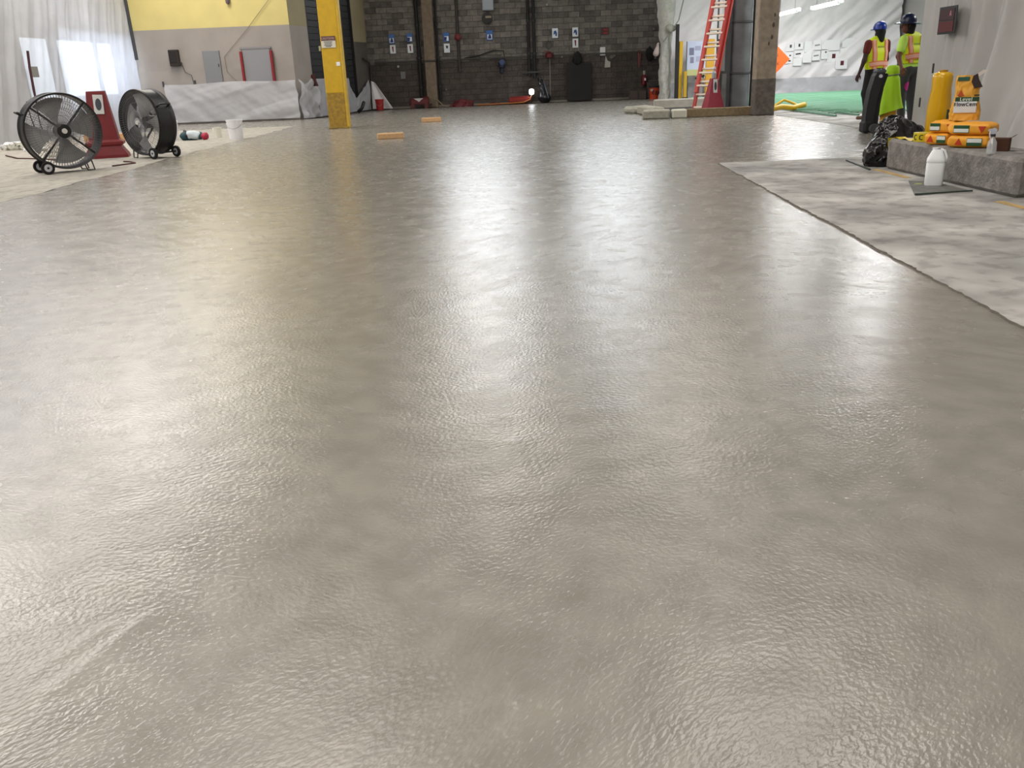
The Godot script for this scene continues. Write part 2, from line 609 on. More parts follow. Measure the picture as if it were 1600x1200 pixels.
# ---------------------------------------------------------------- floor
var nb := FastNoiseLite.new()
var nr := FastNoiseLite.new()
var ne := FastNoiseLite.new()
var ridges := []

func right_edge(z: float) -> float:
	return 2.24 + (-3.58 - z) * 0.0517 + ne.get_noise_1d(z * 8.0) * 0.018 + ne.get_noise_1d(z * 40.0 + 500.0) * 0.014

func left_edge(z: float) -> float:
	return -5.62 + ne.get_noise_1d(z * 3.0 + 900.0) * 0.12 + ne.get_noise_1d(z * 20.0 + 90.0) * 0.03

func height(x: float, z: float) -> float:
	var h := nb.get_noise_2d(x, z) * 0.0007
	var wx := x + nb.get_noise_2d(z * 0.7, x * 0.7 + 40.0) * 0.5
	var wz := z + nb.get_noise_2d(x * 0.6 + 70.0, z * 0.6) * 0.35
	h += nr.get_noise_2d(wx * 1.1, wz * (5.0 if z > -10.8 else 2.0)) * (0.0009 if z > -10.8 else 0.001)
	if z > -3.2:
		var p := Vector2(x, z)
		for r in ridges:
			for i in r[0].size() - 1:
				var q := Geometry2D.get_closest_point_to_segment(p, r[0][i], r[0][i + 1])
				var d := p.distance_squared_to(q)
				if d < 0.002: h += r[1] * exp(-d / (r[2] * r[2]))
	return h

func patch(xl: Callable, xr: Callable, zs: Array, nx: int, y0 := 0.0, hf = null) -> ArrayMesh:
	var v := PackedVector3Array()
	var nn := PackedVector3Array()
	var uv := PackedVector2Array()
	var ix := PackedInt32Array()
	for z in zs:
		var a: float = xl.call(z)
		var b: float = xr.call(z)
		for i in nx + 1:
			var x := lerpf(a, b, float(i) / nx)
			v.append(Vector3(x, y0 + (hf.call(x, z) if hf != null else 0.0), z))
			uv.append(Vector2(x + 0.3 * sin(z * 1.1 + 0.5 * x) + 0.05 * sin(z * 5.0), z + 0.3 * sin(x * 1.2) + 0.05 * sin(x * 5.3)))
	nn.resize(v.size())
	var rows := zs.size()
	for j in rows:
		for i in nx + 1:
			var dx := v[j * (nx + 1) + mini(i + 1, nx)] - v[j * (nx + 1) + maxi(i - 1, 0)]
			var dz := v[maxi(j - 1, 0) * (nx + 1) + i] - v[mini(j + 1, rows - 1) * (nx + 1) + i]
			nn[j * (nx + 1) + i] = dz.cross(dx).normalized()
			if j < rows - 1 and i < nx:
				var k := j * (nx + 1) + i
				ix.append_array([k, k + nx + 1, k + 1, k + 1, k + nx + 1, k + nx + 2])
	var arr := []
	arr.resize(Mesh.ARRAY_MAX)
	arr[Mesh.ARRAY_VERTEX] = v
	arr[Mesh.ARRAY_NORMAL] = nn
	arr[Mesh.ARRAY_TEX_UV] = uv
	arr[Mesh.ARRAY_INDEX] = ix
	var m := ArrayMesh.new()
	m.add_surface_from_arrays(Mesh.PRIMITIVE_TRIANGLES, arr)
	return m

func steps(z0: float, z1: float, d: float, k := 0.0) -> Array:
	var out := []
	var z := z0
	while z > z1:
		out.append(z)
		z -= maxf(d, -z * k)
	out.append(z1)
	return out

func floors() -> void:
	nb = noise(0.55, 3, 41)
	nr = noise(1.0, 3, 42)
	ne = noise(0.3, 3, 43)
	ridges = [
		[[Vector2(0.005, -1.15), Vector2(-0.01, -1.35), Vector2(0.01, -1.6)], 0.0024, 0.013],
		[[Vector2(0.05, -1.1), Vector2(0.04, -1.35), Vector2(0.045, -1.62)], 0.0018, 0.012],
		[[Vector2(-0.95, -1.45), Vector2(-0.86, -1.68)], 0.0024, 0.022],
		[[Vector2(-1.02, -1.5), Vector2(-0.93, -1.66)], 0.0015, 0.016],
		[[Vector2(0.0, -2.6), Vector2(0.03, -2.35), Vector2(0.12, -2.15)], 0.0012, 0.02],
	]
	var base = struct("floor", box(Vector3(1.0, -0.17, -14.6), Vector3(27.0, 0.3, 44.0)), M.slab_dark)
	var far := func(_z): return 6.25
	var wet = obj("wet_topping", patch(left_edge, right_edge, steps(6.0, -0.9, 0.4) + steps(-0.92, -10.7, 0.012, 0.006), 440, 0.0, height), M.wet, base)
	obj("wet_topping", patch(left_edge, far, steps(-10.7, -24.6, 0.09), 150, 0.0, height), M.wet, base)
	obj("wet_topping", patch(func(_z): return -11.9, far, steps(-24.6, -28.78, 0.1), 140, 0.0, height), M.wet, base)
	obj("wet_topping", patch(func(z): return -6.3 + (-28.8 - z) * 0.234 + 0.9, far, steps(-28.78, -34.1, 0.12), 100, 0.0, height), M.wet, base)
	obj("old_slab", patch(func(_z): return -11.9, func(z): return left_edge(z) - 0.0, steps(6.0, -24.6, 0.2), 10, 0.001), M.slab_left, base)
	var zs := steps(6.0, -10.69, 0.03)
	obj("old_slab", patch(right_edge, func(_z): return 7.05, zs, 60, 0.012, func(x, z): return ne.get_noise_2d(x * 2.0, z * 2.0) * 0.003), M.slab, base)
	var s := sb()
	s.set_smooth_group(-1)
	for i in zs.size() - 1:
		var a: float = zs[i]
		var b: float = zs[i + 1]
		quad(s, Vector3(right_edge(b), -0.02, b), Vector3(right_edge(a), -0.02, a), Vector3(right_edge(a), 0.012 + ne.get_noise_2d(right_edge(a) * 2.0, a * 2.0) * 0.003, a), Vector3(right_edge(b), 0.012 + ne.get_noise_2d(right_edge(b) * 2.0, b * 2.0) * 0.003, b))
	obj("slab_edge", s, M.slab_dark, base)
	obj("old_slab", box(Vector3(10.35, -0.005, -20.5), Vector3(8.3, 0.024, 25.0)), M.slab, base)

var cols := {}
func C(r: float, g: float, b: float, rough := 0.6, metal := 0.0) -> StandardMaterial3D:
	var k := "%s %s %s %s %s" % [r, g, b, rough, metal]
	if not cols.has(k): cols[k] = mat(Color(r, g, b), rough, metal)
	return cols[k]

func objects() -> void:
	M.plastic = mottled(Color(0.86, 0.86, 0.87), 0.94, 1.0, 0.42, 0.5, 51, 0.02)
	M.plastic.albedo_color.a = 0.88
	M.plastic.backlight_enabled = true
	M.plastic.backlight = Color(0.9, 0.9, 0.93)
	M.plastic.transparency = BaseMaterial3D.TRANSPARENCY_ALPHA
	M.sheet = mottled(Color(0.86, 0.85, 0.855), 0.94, 1.0, 0.5, 0.5, 52, 0.02)
	M.sheet_grey = mottled(Color(0.66, 0.66, 0.675), 0.9, 1.0, 0.45, 0.5, 53, 0.02)
	M.wood = mottled(Color(0.56, 0.49, 0.39), 0.7, 1.0, 0.85, 0.8, 54, 0.02, 0.3)
	M.pine = mottled(Color(0.78, 0.60, 0.40), 0.85, 1.0, 0.75, 3.0, 55, 0.02)
	M.plank = mottled(Color(0.53, 0.46, 0.35), 0.75, 1.0, 0.85, 2.0, 56, 0.02)
	M.concrete = mottled(Color(0.55, 0.535, 0.52), 0.6, 1.0, 0.95, 0.9, 57, 0.03, 0.6)
	M.pale_concrete = mottled(Color(0.66, 0.65, 0.60), 0.75, 1.0, 0.95, 1.2, 58, 0.03, 0.4)
	M.steel = mottled(Color(0.30, 0.305, 0.315), 0.75, 1.0, 0.42, 0.7, 59, 0.02)
	M.black = C(0.045, 0.045, 0.05, 0.5)
	M.red = mottled(Color(0.47, 0.09, 0.12), 0.85, 1.0, 0.5, 2.0, 60, 0.02)
	M.white = C(0.90, 0.90, 0.91, 0.45)
	left_side()
	columns()
	back_wall()
	right_back()
	annex()
	people()
	foreground_right()

# ---------------------------------------------------------------- left
func left_side() -> void:
	var nz := noise(0.6, 3, 70)
	var s := sb()
	sheet(s, func(u, v):
		var z := lerpf(-9.0, -28.62, u)
		var y := lerpf(0.0, 7.5, v)
		var q := z + 0.35 * y
		var f := 0.10 * nz.get_noise_2d(q * 3.0, y * 0.12) + 0.05 * nz.get_noise_2d(q * 9.0, y * 0.2 + 40.0) + 0.05 * nz.get_noise_2d(z, y * 1.5)
		return Vector3(-11.2 + f * (0.5 + 0.9 * v) - 0.2 * maxf(0.0, 0.25 - v) * nz.get_noise_1d(z * 2.0), y, z), 260, 36)
	tag(obj("plastic_sheet", s, M.plastic), "tall milky plastic curtain hung along the left side in front of the bright window", "plastic sheet")
	tag(obj("batten", box(Vector3.ZERO, Vector3(0.09, 1.75, 0.06), 0.008, xf(Vector3(-11.16, 2.83, -28.52), 0, 0, 1.0)), M.frame), "dark upright batten holding the right edge of the left plastic curtain", "batten")
	s = sb()
	tube(s, [Vector3(-11.0, 2.06, -21.75), Vector3(-11.02, 1.7, -21.72), Vector3(-11.0, 1.2, -21.65), Vector3(-10.98, 0.85, -21.6)], [0.03, 0.028, 0.03, 0.02], 7)
	var t = thing("strap", "dark maroon strap hanging in front of the plastic curtain at the left edge", "strap")
	obj("webbing", s, C(0.22, 0.03, 0.07, 0.6), t)
	s = sb()
	tube(s, [Vector3(-10.98, 0.87, -21.6), Vector3(-10.97, 0.7, -21.55), Vector3(-10.95, 0.45, -21.5), Vector3(-10.85, 0.2, -21.4), Vector3(-10.7, 0.03, -21.2)], 0.012, 6)
	obj("cord", s, M.black, t)
	s = sb()
	tube(s, [Vector3(-11.0, 0.95, -21.2), Vector3(-10.98, 0.6, -21.2), Vector3(-10.9, 0.3, -21.15), Vector3(-10.7, 0.02, -21.1)], 0.012, 6)
	tag(obj("cable", s, M.black), "thin black cable running down the curtain left of the maroon strap", "cable")
	tag(obj("tape_patch", box(Vector3(-11.06, 1.6, -21.95), Vector3(0.012, 0.24, 0.42), 0.004), C(0.45, 0.45, 0.44, 0.6)), "grey tape patch stuck on the curtain right of the maroon strap", "tape")
	# drum fans
	var fan = make_fan("large black drum fan facing the camera, in front of the red pedestal")
	fan.position = Vector3(-6.52, 0, -13.35)
	fan.rotation.y = deg_to_rad(40.0)
	dup(fan, "large black drum fan turned sideways, right of the red pedestal", Vector3(-6.02, 0, -15.4), deg_to_rad(147.0))
	# red pedestal
	t = thing("pedestal", "dark red tapered pedestal with a stepped foot behind the left drum fan", "pedestal", Vector3(-7.02, 0.0, -15.9), deg_to_rad(18.0))
	s = sb()
	square_loft(s, [[0.0, 0.36, 0.24], [0.05, 0.355, 0.235], [0.2, 0.26, 0.19], [0.225, 0.31, 0.21], [0.27, 0.31, 0.21], [0.31, 0.245, 0.17], [1.1, 0.15, 0.12], [1.12, 0.145, 0.115]])
	obj("body", s, M.red, t)
	plate(t, Vector3(0.02, 0.9, 0.146), 0.16, 0.32, -3.0)
	tag(obj("timber", box(Vector3.ZERO, Vector3(1.3, 0.16, 0.1), 0.01, xf(Vector3(-8.9, 0.10, -20.6), 0, 0, 0)), M.pine), "brown timber lying on the slab behind the two drum fans", "timber")
	# buckets and the bag
	bucket(Vector3(-7.45, 0, -20.3), 0.17, 0.42, "white plastic bucket half hidden behind the right drum fan", true)
	bucket(Vector3(-5.82, 0, -19.7), 0.17, 0.41, "tall white plastic bucket standing near the edge of the wet floor", true)
	bucket(Vector3(-6.5, 0, -20.6), 0.10, 0.22, "small cream tub left of the tall white bucket", false)
	t = thing("tote_bag", "dark teal and white soft bag with a red end lying on the slab", "bag", Vector3(-6.85, 0, -20.0), deg_to_rad(-8))
	var nn := noise(4.0, 2, 71)
	s = sb()
	blob(s, func(p): return capsule(p, Vector3(-0.2, 0.10, 0), Vector3(0.16, 0.08, 0), 0.11, 0.08) + 0.03 * nn.get_noise_3dv(p), Vector3(-0.4, -0.06, -0.25), Vector3(0.32, 0.3, 0.25), 0.025)
	obj("body", s, C(0.10, 0.24, 0.27, 0.6), t)
	s = sb()
	blob(s, func(p): return capsule(p, Vector3(-0.06, 0.115, 0.02), Vector3(0.1, 0.1, 0.03), 0.1, 0.085) + 0.02 * nn.get_noise_3dv(p * 1.5), Vector3(-0.3, -0.04, -0.25), Vector3(0.3, 0.3, 0.25), 0.025)
	obj("panel", s, C(0.72, 0.76, 0.78, 0.6), t)
	s = sb()
	blob(s, func(p): return p.distance_to(Vector3(0.27, 0.08, 0.02)) - 0.085 + 0.015 * nn.get_noise_3dv(p * 2.0), Vector3(0.1, -0.05, -0.2), Vector3(0.45, 0.25, 0.2), 0.025)
	obj("end_cap", s, C(0.62, 0.10, 0.22, 0.6), t)
	s = sb()
	blob(s, func(p): return capsule(p, Vector3(-0.2, 0.2, 0), Vector3(-0.12, 0.1, 0.08), 0.035, 0.05), Vector3(-0.35, 0.0, -0.15), Vector3(0.05, 0.32, 0.25), 0.025)
	obj("strap", s, C(0.03, 0.05, 0.12, 0.6), t)
	# rubble by the curtain
	var rng := RandomNumberGenerator.new()
	rng.seed = 12
	var words := ["pale plaster crumb by the foot of the curtain, leftmost of the rubble", "broad flat rubble piece at the curtain's foot left of the drum fan", "grey rubble lump nearest the left drum fan", "small dusty rubble piece between curtain and left drum fan", "chunky rubble piece at the left frame edge by the curtain", "low crumbled rubble piece behind the left drum fan's wheel"]
	var spots := [Vector3(-10.3, 0, -19.2), Vector3(-9.7, 0, -18.6), Vector3(-8.8, 0, -17.6), Vector3(-9.1, 0, -18.2), Vector3(-10.8, 0, -19.9), Vector3(-8.3, 0, -16.6)]
	for i in 6:
		s = sb()
		var q := 0.10 + 0.12 * rng.randf()
		var off := 17.0 * i
		blob(s, func(p): return Vector3(p.x / 1.5, p.y / 0.6, p.z).length() - q * (1.0 + 0.8 * nn.get_noise_3dv(p * 2.5 + Vector3.ONE * off)), Vector3(-0.5, -0.05, -0.4), Vector3(0.5, 0.3, 0.4), 0.035)
		var o = obj("rubble", s, [M.pale_concrete, M.white, M.slab_left][i % 3])
		o.position = spots[i]
		tag(o, words[i], "rubble", "rubble along the left curtain")
	for q in [[[Vector3(-9.6, 0.015, -17.3), Vector3(-8.9, 0.015, -16.4), Vector3(-8.2, 0.015, -16.0), Vector3(-7.5, 0.015, -15.3)], "thin maroon cord lying on the slab left of the left fan"], [[Vector3(-6.1, 0.012, -13.9), Vector3(-5.9, 0.012, -14.3), Vector3(-6.1, 0.012, -14.6), Vector3(-6.25, 0.012, -14.7)], "thin brown cord curling on the slab between the two fans"]]:
		s = sb()
		tube(s, q[0], 0.012, 6)
		tag(obj("cord", s, C(0.30, 0.16, 0.13, 0.7)), q[1], "cord")
	# things on the painted wall
	t = thing("junction_box", "dark brown open electrical box on the grey painted wall", "electrical box", Vector3(-10.05, 1.97, -28.72))
	obj("case", box(Vector3.ZERO, Vector3(0.3, 0.48, 0.16), 0.015), C(0.16, 0.125, 0.11, 0.8), t)
	obj("cover", box(Vector3(-0.02, 0.03, 0.085), Vector3(0.22, 0.34, 0.02), 0.01), C(0.10, 0.08, 0.075, 0.8), t)
	obj("flap", box(Vector3.ZERO, Vector3(0.12, 0.1, 0.02), 0.005, xf(Vector3(0.16, -0.17, 0.05), 0, 0, 40)), C(0.13, 0.10, 0.09, 0.8), t)
	s = sb()
	tube(s, [Vector3(-9.88, 1.85, -28.76), Vector3(-9.8, 1.55, -28.76), Vector3(-9.62, 1.45, -28.76), Vector3(-9.58, 1.15, -28.76)], 0.012, 6)
	tag(obj("cable", s, C(0.3, 0.28, 0.27)), "thin grey cable drooping from the brown electrical box", "cable")
	t = thing("wall_panel", "plain grey steel access panel in the middle of the grey wall", "panel", Vector3(-8.92, 1.66, -28.77))
	obj("plate", box(Vector3.ZERO, Vector3(0.52, 0.96, 0.06), 0.01), C(0.47, 0.475, 0.485, 0.55), t)
	obj("latch", box(Vector3(0.2, 0.05, 0.04), Vector3(0.03, 0.09, 0.02), 0.004), M.frame, t)
	t = thing("hatch", "grey wall hatch between two dark red strips", "hatch", Vector3(-7.52, 1.66, -28.77))
	obj("panel", box(Vector3.ZERO, Vector3(0.86, 1.06, 0.06), 0.01), C(0.52, 0.52, 0.535, 0.55), t)
	obj("frame", box(Vector3(0, 0.51, 0.02), Vector3(0.98, 0.07, 0.05), 0.008), C(0.50, 0.49, 0.495, 0.55), t)
	for q in [[-7.98, "dark red edge strip on the left of the grey wall hatch"], [-7.05, "dark red edge strip on the right of the grey wall hatch"]]:
		tag(obj("edge_strip", box(Vector3(q[0], 1.62, -28.72), Vector3(0.075, 0.92, 0.1), 0.012), C(0.50, 0.03, 0.09, 0.5)), q[1], "strip", "red strips on the wall hatch")
	s = sb()
	tube(s, [Vector3(-8.52, 1.95, -28.76), Vector3(-7.7, 2.72, -28.76), Vector3(-6.7, 3.75, -28.76)], 0.008, 6)
	tube(s, [Vector3(-8.52, 1.95, -28.76), Vector3(-8.5, 1.5, -28.76), Vector3(-8.2, 1.2, -28.76)], 0.008, 6)
	tag(obj("conduit", s, C(0.5, 0.47, 0.38)), "thin cable slanting up the painted wall from the grey access panel", "cable")
	t = thing("sensor", "small grey sensor high on the yellow wall", "sensor", Vector3(-8.17, 3.56, -28.74))
	s = sb()
	lathe(s, [Vector2(0.0, -0.13), Vector2(0.06, -0.1), Vector2(0.07, 0.0), Vector2(0.05, 0.1), Vector2(0.0, 0.12)], 12, Transform3D(), true)
	obj("head", s, C(0.42, 0.36, 0.38), t)
	obj("bracket", box(Vector3(0, 0.05, -0.04), Vector3(0.08, 0.12, 0.06), 0.01), M.frame, t)
	s = sb()
	sheet(s, func(u, v):
		var x := lerpf(-10.45, -6.36, u)
		var y := lerpf(0.06, 1.2 - 0.02 * sin(u * 9.0), v)
		return Vector3(x + 0.05 * nz.get_noise_1d(y * 3.0), y, -28.6 + 0.04 * nz.get_noise_2d(x * 2.0 + y * 2.2, y * 1.2) + 0.035 * nz.get_noise_2d(x * 1.0 - y * 4.0, 60.0 + y) + 0.05 * (1.0 - v)), 90, 26)
	tag(obj("plastic_sheet", s, M.plastic), "low crumpled plastic dust sheet taped along the foot of the grey wall", "plastic sheet")
	for q in [[-10.55, "small grey clip at the top left corner of the low dust sheet"], [-9.55, "small grey clip on the low dust sheet under the brown box"]]:
		tag(obj("clip", box(Vector3(q[0], 1.22, -28.775), Vector3(0.05, 0.16, 0.05), 0.006), M.frame), q[1], "clip")
	for k in 2:
		s = sb()
		var x0: float = [-7.92, -7.0][k]
		sheet(s, func(u, v): return Vector3(x0 - 0.03 + 0.06 * u + 0.03 * v, lerpf(0.1, 1.16, v), -28.66 + 0.01 * u), 2, 4)
		tag(obj("ribbon", s, C(0.45, 0.12, 0.2)), ["faded red ribbon behind the dust sheet under the hatch's left strip", "faded red ribbon behind the dust sheet under the hatch's right strip"][k], "ribbon", "red ribbons behind the dust sheet")

func square_loft(s: SurfaceTool, rows: Array) -> void: # rows of [y, half width x, half depth z]
	s.set_smooth_group(-1)
	for i in rows.size() - 1:
		var a = rows[i]
		var b = rows[i + 1]
		for k in 4:
			var q := [[-1, 1], [1, 1], [1, -1], [-1, -1]]
			var m = q[k]
			var n = q[(k + 1) % 4]
			quad(s, Vector3(m[0] * a[1], a[0], m[1] * a[2]), Vector3(n[0] * a[1], a[0], n[1] * a[2]), Vector3(n[0] * b[1], b[0], n[1] * b[2]), Vector3(m[0] * b[1], b[0], m[1] * b[2]))
	var e = rows[rows.size() - 1]
	quad(s, Vector3(-e[1], e[0], e[2]), Vector3(e[1], e[0], e[2]), Vector3(e[1], e[0], -e[2]), Vector3(-e[1], e[0], -e[2]))

func plate(t: Node3D, at: Vector3, w: float, h: float, tilt: float) -> void:
	var o = obj("label_plate", box(Vector3.ZERO, Vector3(w, h, 0.012), 0.004), C(0.80, 0.80, 0.80, 0.5), t)
	o.transform = xf(at, -5.0, 0, tilt)
	var s := sb()
	lathe(s, [Vector2(0, -0.004), Vector2(0.5, -0.004), Vector2(0.5, 0.004), Vector2(0, 0.004)], 20, Transform3D(Basis.from_euler(Vector3(PI / 2, 0, 0)) * Basis.from_scale(Vector3(w * 0.6, 1, h * 0.62)), Vector3(0, 0, 0.008)))
	obj("dark_oval", s, C(0.22, 0.25, 0.28, 0.5), o)

func bucket(at: Vector3, r: float, h: float, label: String, handle: bool) -> Node3D:
	var t = thing("bucket", label, "bucket", at)
	var s := sb()
	lathe(s, [Vector2(0, 0), Vector2(r * 0.84, 0), Vector2(r, h * 0.92), Vector2(r * 1.04, h * 0.92), Vector2(r * 1.05, h), Vector2(r * 0.97, h), Vector2(r * 0.8, 0.02), Vector2(0, 0.02)], 28)
	obj("body", s, M.white if handle else C(0.86, 0.85, 0.80, 0.5), t)
	if handle:
		s = sb()
		lathe(s, [Vector2(r * 0.97, h * 0.78), Vector2(r * 1.04, h * 0.78), Vector2(r * 1.04, h * 0.82), Vector2(r * 0.97, h * 0.82)], 28)
		obj("rib", s, M.white, t)
		s = sb()
		var p := []
		for i in 13:
			var a := PI * i / 12.0
			p.append(Vector3(cos(a) * r * 1.05, h * 0.86 - sin(a) * h * 0.3, sin(a) * r * 0.6 + r * 0.35 * sin(a)))
		tube(s, p, 0.004, 5, true)
		obj("handle", s, C(0.6, 0.6, 0.6, 0.3, 0.8), t)
	return t

func make_fan(label: String) -> Node3D:
	var t = thing("drum_fan", label, "fan")
	var R := 0.52
	var D := 0.32
	var cy := R + 0.07
	var blk := mottled(Color(0.10, 0.10, 0.105), 0.7, 1.0, 0.45, 3.0, 75, 0.02, 0.0, false)
	var wire := C(0.42, 0.42, 0.43, 0.45)
	var T := Transform3D(Basis(Vector3.RIGHT, PI / 2), Vector3(0, cy, 0)) # lathe axis -> z
	var s := sb()
	var h := D * 0.5
	lathe(s, [Vector2(R - 0.012, -h), Vector2(R + 0.016, -h - 0.012), Vector2(R + 0.022, -h + 0.02), Vector2(R, -h + 0.045), Vector2(R, h - 0.045), Vector2(R + 0.022, h - 0.02), Vector2(R + 0.016, h + 0.012), Vector2(R - 0.012, h)], 56, T)
	for i in 56: # inner wall
		var a := TAU * i / 56
		var b := TAU * (i + 1) / 56
		s.set_smooth_group(20)
		var r := R - 0.012
		quad(s, Vector3(cos(b) * r, cy + sin(b) * r, h), Vector3(cos(b) * r, cy + sin(b) * r, -h), Vector3(cos(a) * r, cy + sin(a) * r, -h), Vector3(cos(a) * r, cy + sin(a) * r, h))
	obj("drum", s, blk, t)
	for f in [1.0, -1.0]:
		s = sb()
		var zf: float = f * h
		var dome := func(r: float) -> float: return zf + f * 0.035 * (1.0 - (r / R) * (r / R))
		for k in 5:
			var r := R * (0.24 + 0.19 * k)
			var ring := []
			for i in 40: ring.append(Vector3(cos(TAU * i / 40) * r, cy + sin(TAU * i / 40) * r, dome.call(r)))
			tube(s, ring, 0.0025, 4, false, true)
		for i in 80:
			var a := TAU * i / 80
			var p := []
			for k in 4:
				var r := lerpf(0.08, R - 0.005, k / 3.0)
				p.append(Vector3(cos(a) * r, cy + sin(a) * r, dome.call(r)))
			tube(s, p, 0.003, 3, false)
		tag(obj("grille", s, wire, t), "", "", "", "stuff")
	for k in 4:
		var a := PI * 0.25 + PI * 0.5 * k + 0.05
		s = sb()
		var d := Vector3(cos(a), sin(a), 0)
		bar(s, Vector3(0, cy, h + 0.012) + d * 0.06, Vector3(0, cy, h - 0.005) + d * (R - 0.01), 0.03, 0.022, Vector3.BACK, 0.004)
		obj("strut", s, blk, t)
	s = sb()
	lathe(s, [Vector2(0, -0.1), Vector2(0.1, -0.1), Vector2(0.1, 0.13), Vector2(0.085, 0.15), Vector2(0, 0.15)], 20, Transform3D(T.basis, Vector3(0, cy, 0.06)))
	obj("motor", s, blk, t)
	for f in [1.0, -1.0]:
		s = sb()
		lathe(s, [Vector2(0, 0.0), Vector2(0.04, 0.0), Vector2(0.035, 0.03), Vector2(0, 0.035)], 16, Transform3D(Basis(Vector3.RIGHT, f * PI / 2), Vector3(0, cy, 0.205 if f > 0 else -h - 0.02)))
		obj("hub_cap", s, C(0.8, 0.79, 0.77, 0.4), t)
	for k in 4:
		var a := TAU * k / 4.0 + 0.2
		s = sb()
		sheet(s, func(u, v):
			var r := lerpf(0.09, 0.47, v)
			var w := lerpf(0.35, 0.62, v)
			var ang = a + (u - 0.5) * w * 1.7
			return Vector3(cos(ang) * r, cy + sin(ang) * r, -0.05 + (u - 0.5) * (0.12 - 0.05 * v)), 8, 6)
		obj("blade", s, C(0.62, 0.62, 0.62, 0.4), t)
	# wheels on one side, feet on the other
	for zz in [-0.23, 0.23]:
		s = sb()
		lathe(s, [Vector2(0.055, -0.02), Vector2(0.088, -0.024), Vector2(0.095, 0.0), Vector2(0.088, 0.024), Vector2(0.055, 0.02)], 24, Transform3D(T.basis, Vector3(-0.33, 0.095, zz)))
		var w = obj("wheel", s, C(0.05, 0.05, 0.05, 0.8), t)
		s = sb()
		lathe(s, [Vector2(0, -0.016), Vector2(0.05, -0.02), Vector2(0.06, -0.014), Vector2(0.06, 0.014), Vector2(0.05, 0.02), Vector2(0, 0.016)], 20, Transform3D(T.basis, Vector3(-0.33, 0.095, zz)))
		var rim = obj("rim", s, C(0.72, 0.73, 0.75, 0.4), w)
		s = sb()
		lathe(s, [Vector2(0, -0.026), Vector2(0.016, -0.026), Vector2(0.016, 0.026), Vector2(0, 0.026)], 10, Transform3D(T.basis, Vector3(-0.33, 0.095, zz)))
		obj("axle_cap", s, M.black, w)
	s = sb()
	tube(s, [Vector3(-0.33, 0.095, -0.22), Vector3(-0.33, 0.095, 0.22)], 0.014, 8)
	obj("axle", s, blk, t)
	for zz in [-0.15, 0.15]:
		s = sb()
		bar(s, Vector3(-0.33, 0.09, zz), Vector3(-0.345, cy - 0.38, zz), 0.05, 0.012, Vector3.BACK)
		obj("wheel_bracket", s, blk, t)
		s = sb()
		tube(s, [Vector3(0.2, cy - 0.48, zz), Vector3(0.23, 0.012, zz), Vector3(0.33, 0.012, zz), Vector3(0.3, cy - 0.42, zz)], 0.011, 6)
		obj("foot", s, blk, t)
	s = sb()
	var dl := Vector3(cos(2.65), sin(2.65), 0)
	tube(s, [Vector3(0, cy, -0.1) + dl * R, Vector3(0, cy, -0.1) + dl * (R + 0.09), Vector3(0, cy, 0.1) + dl * (R + 0.09), Vector3(0, cy, 0.1) + dl * R], 0.013, 8)
	obj("handle", s, blk, t)
	return t

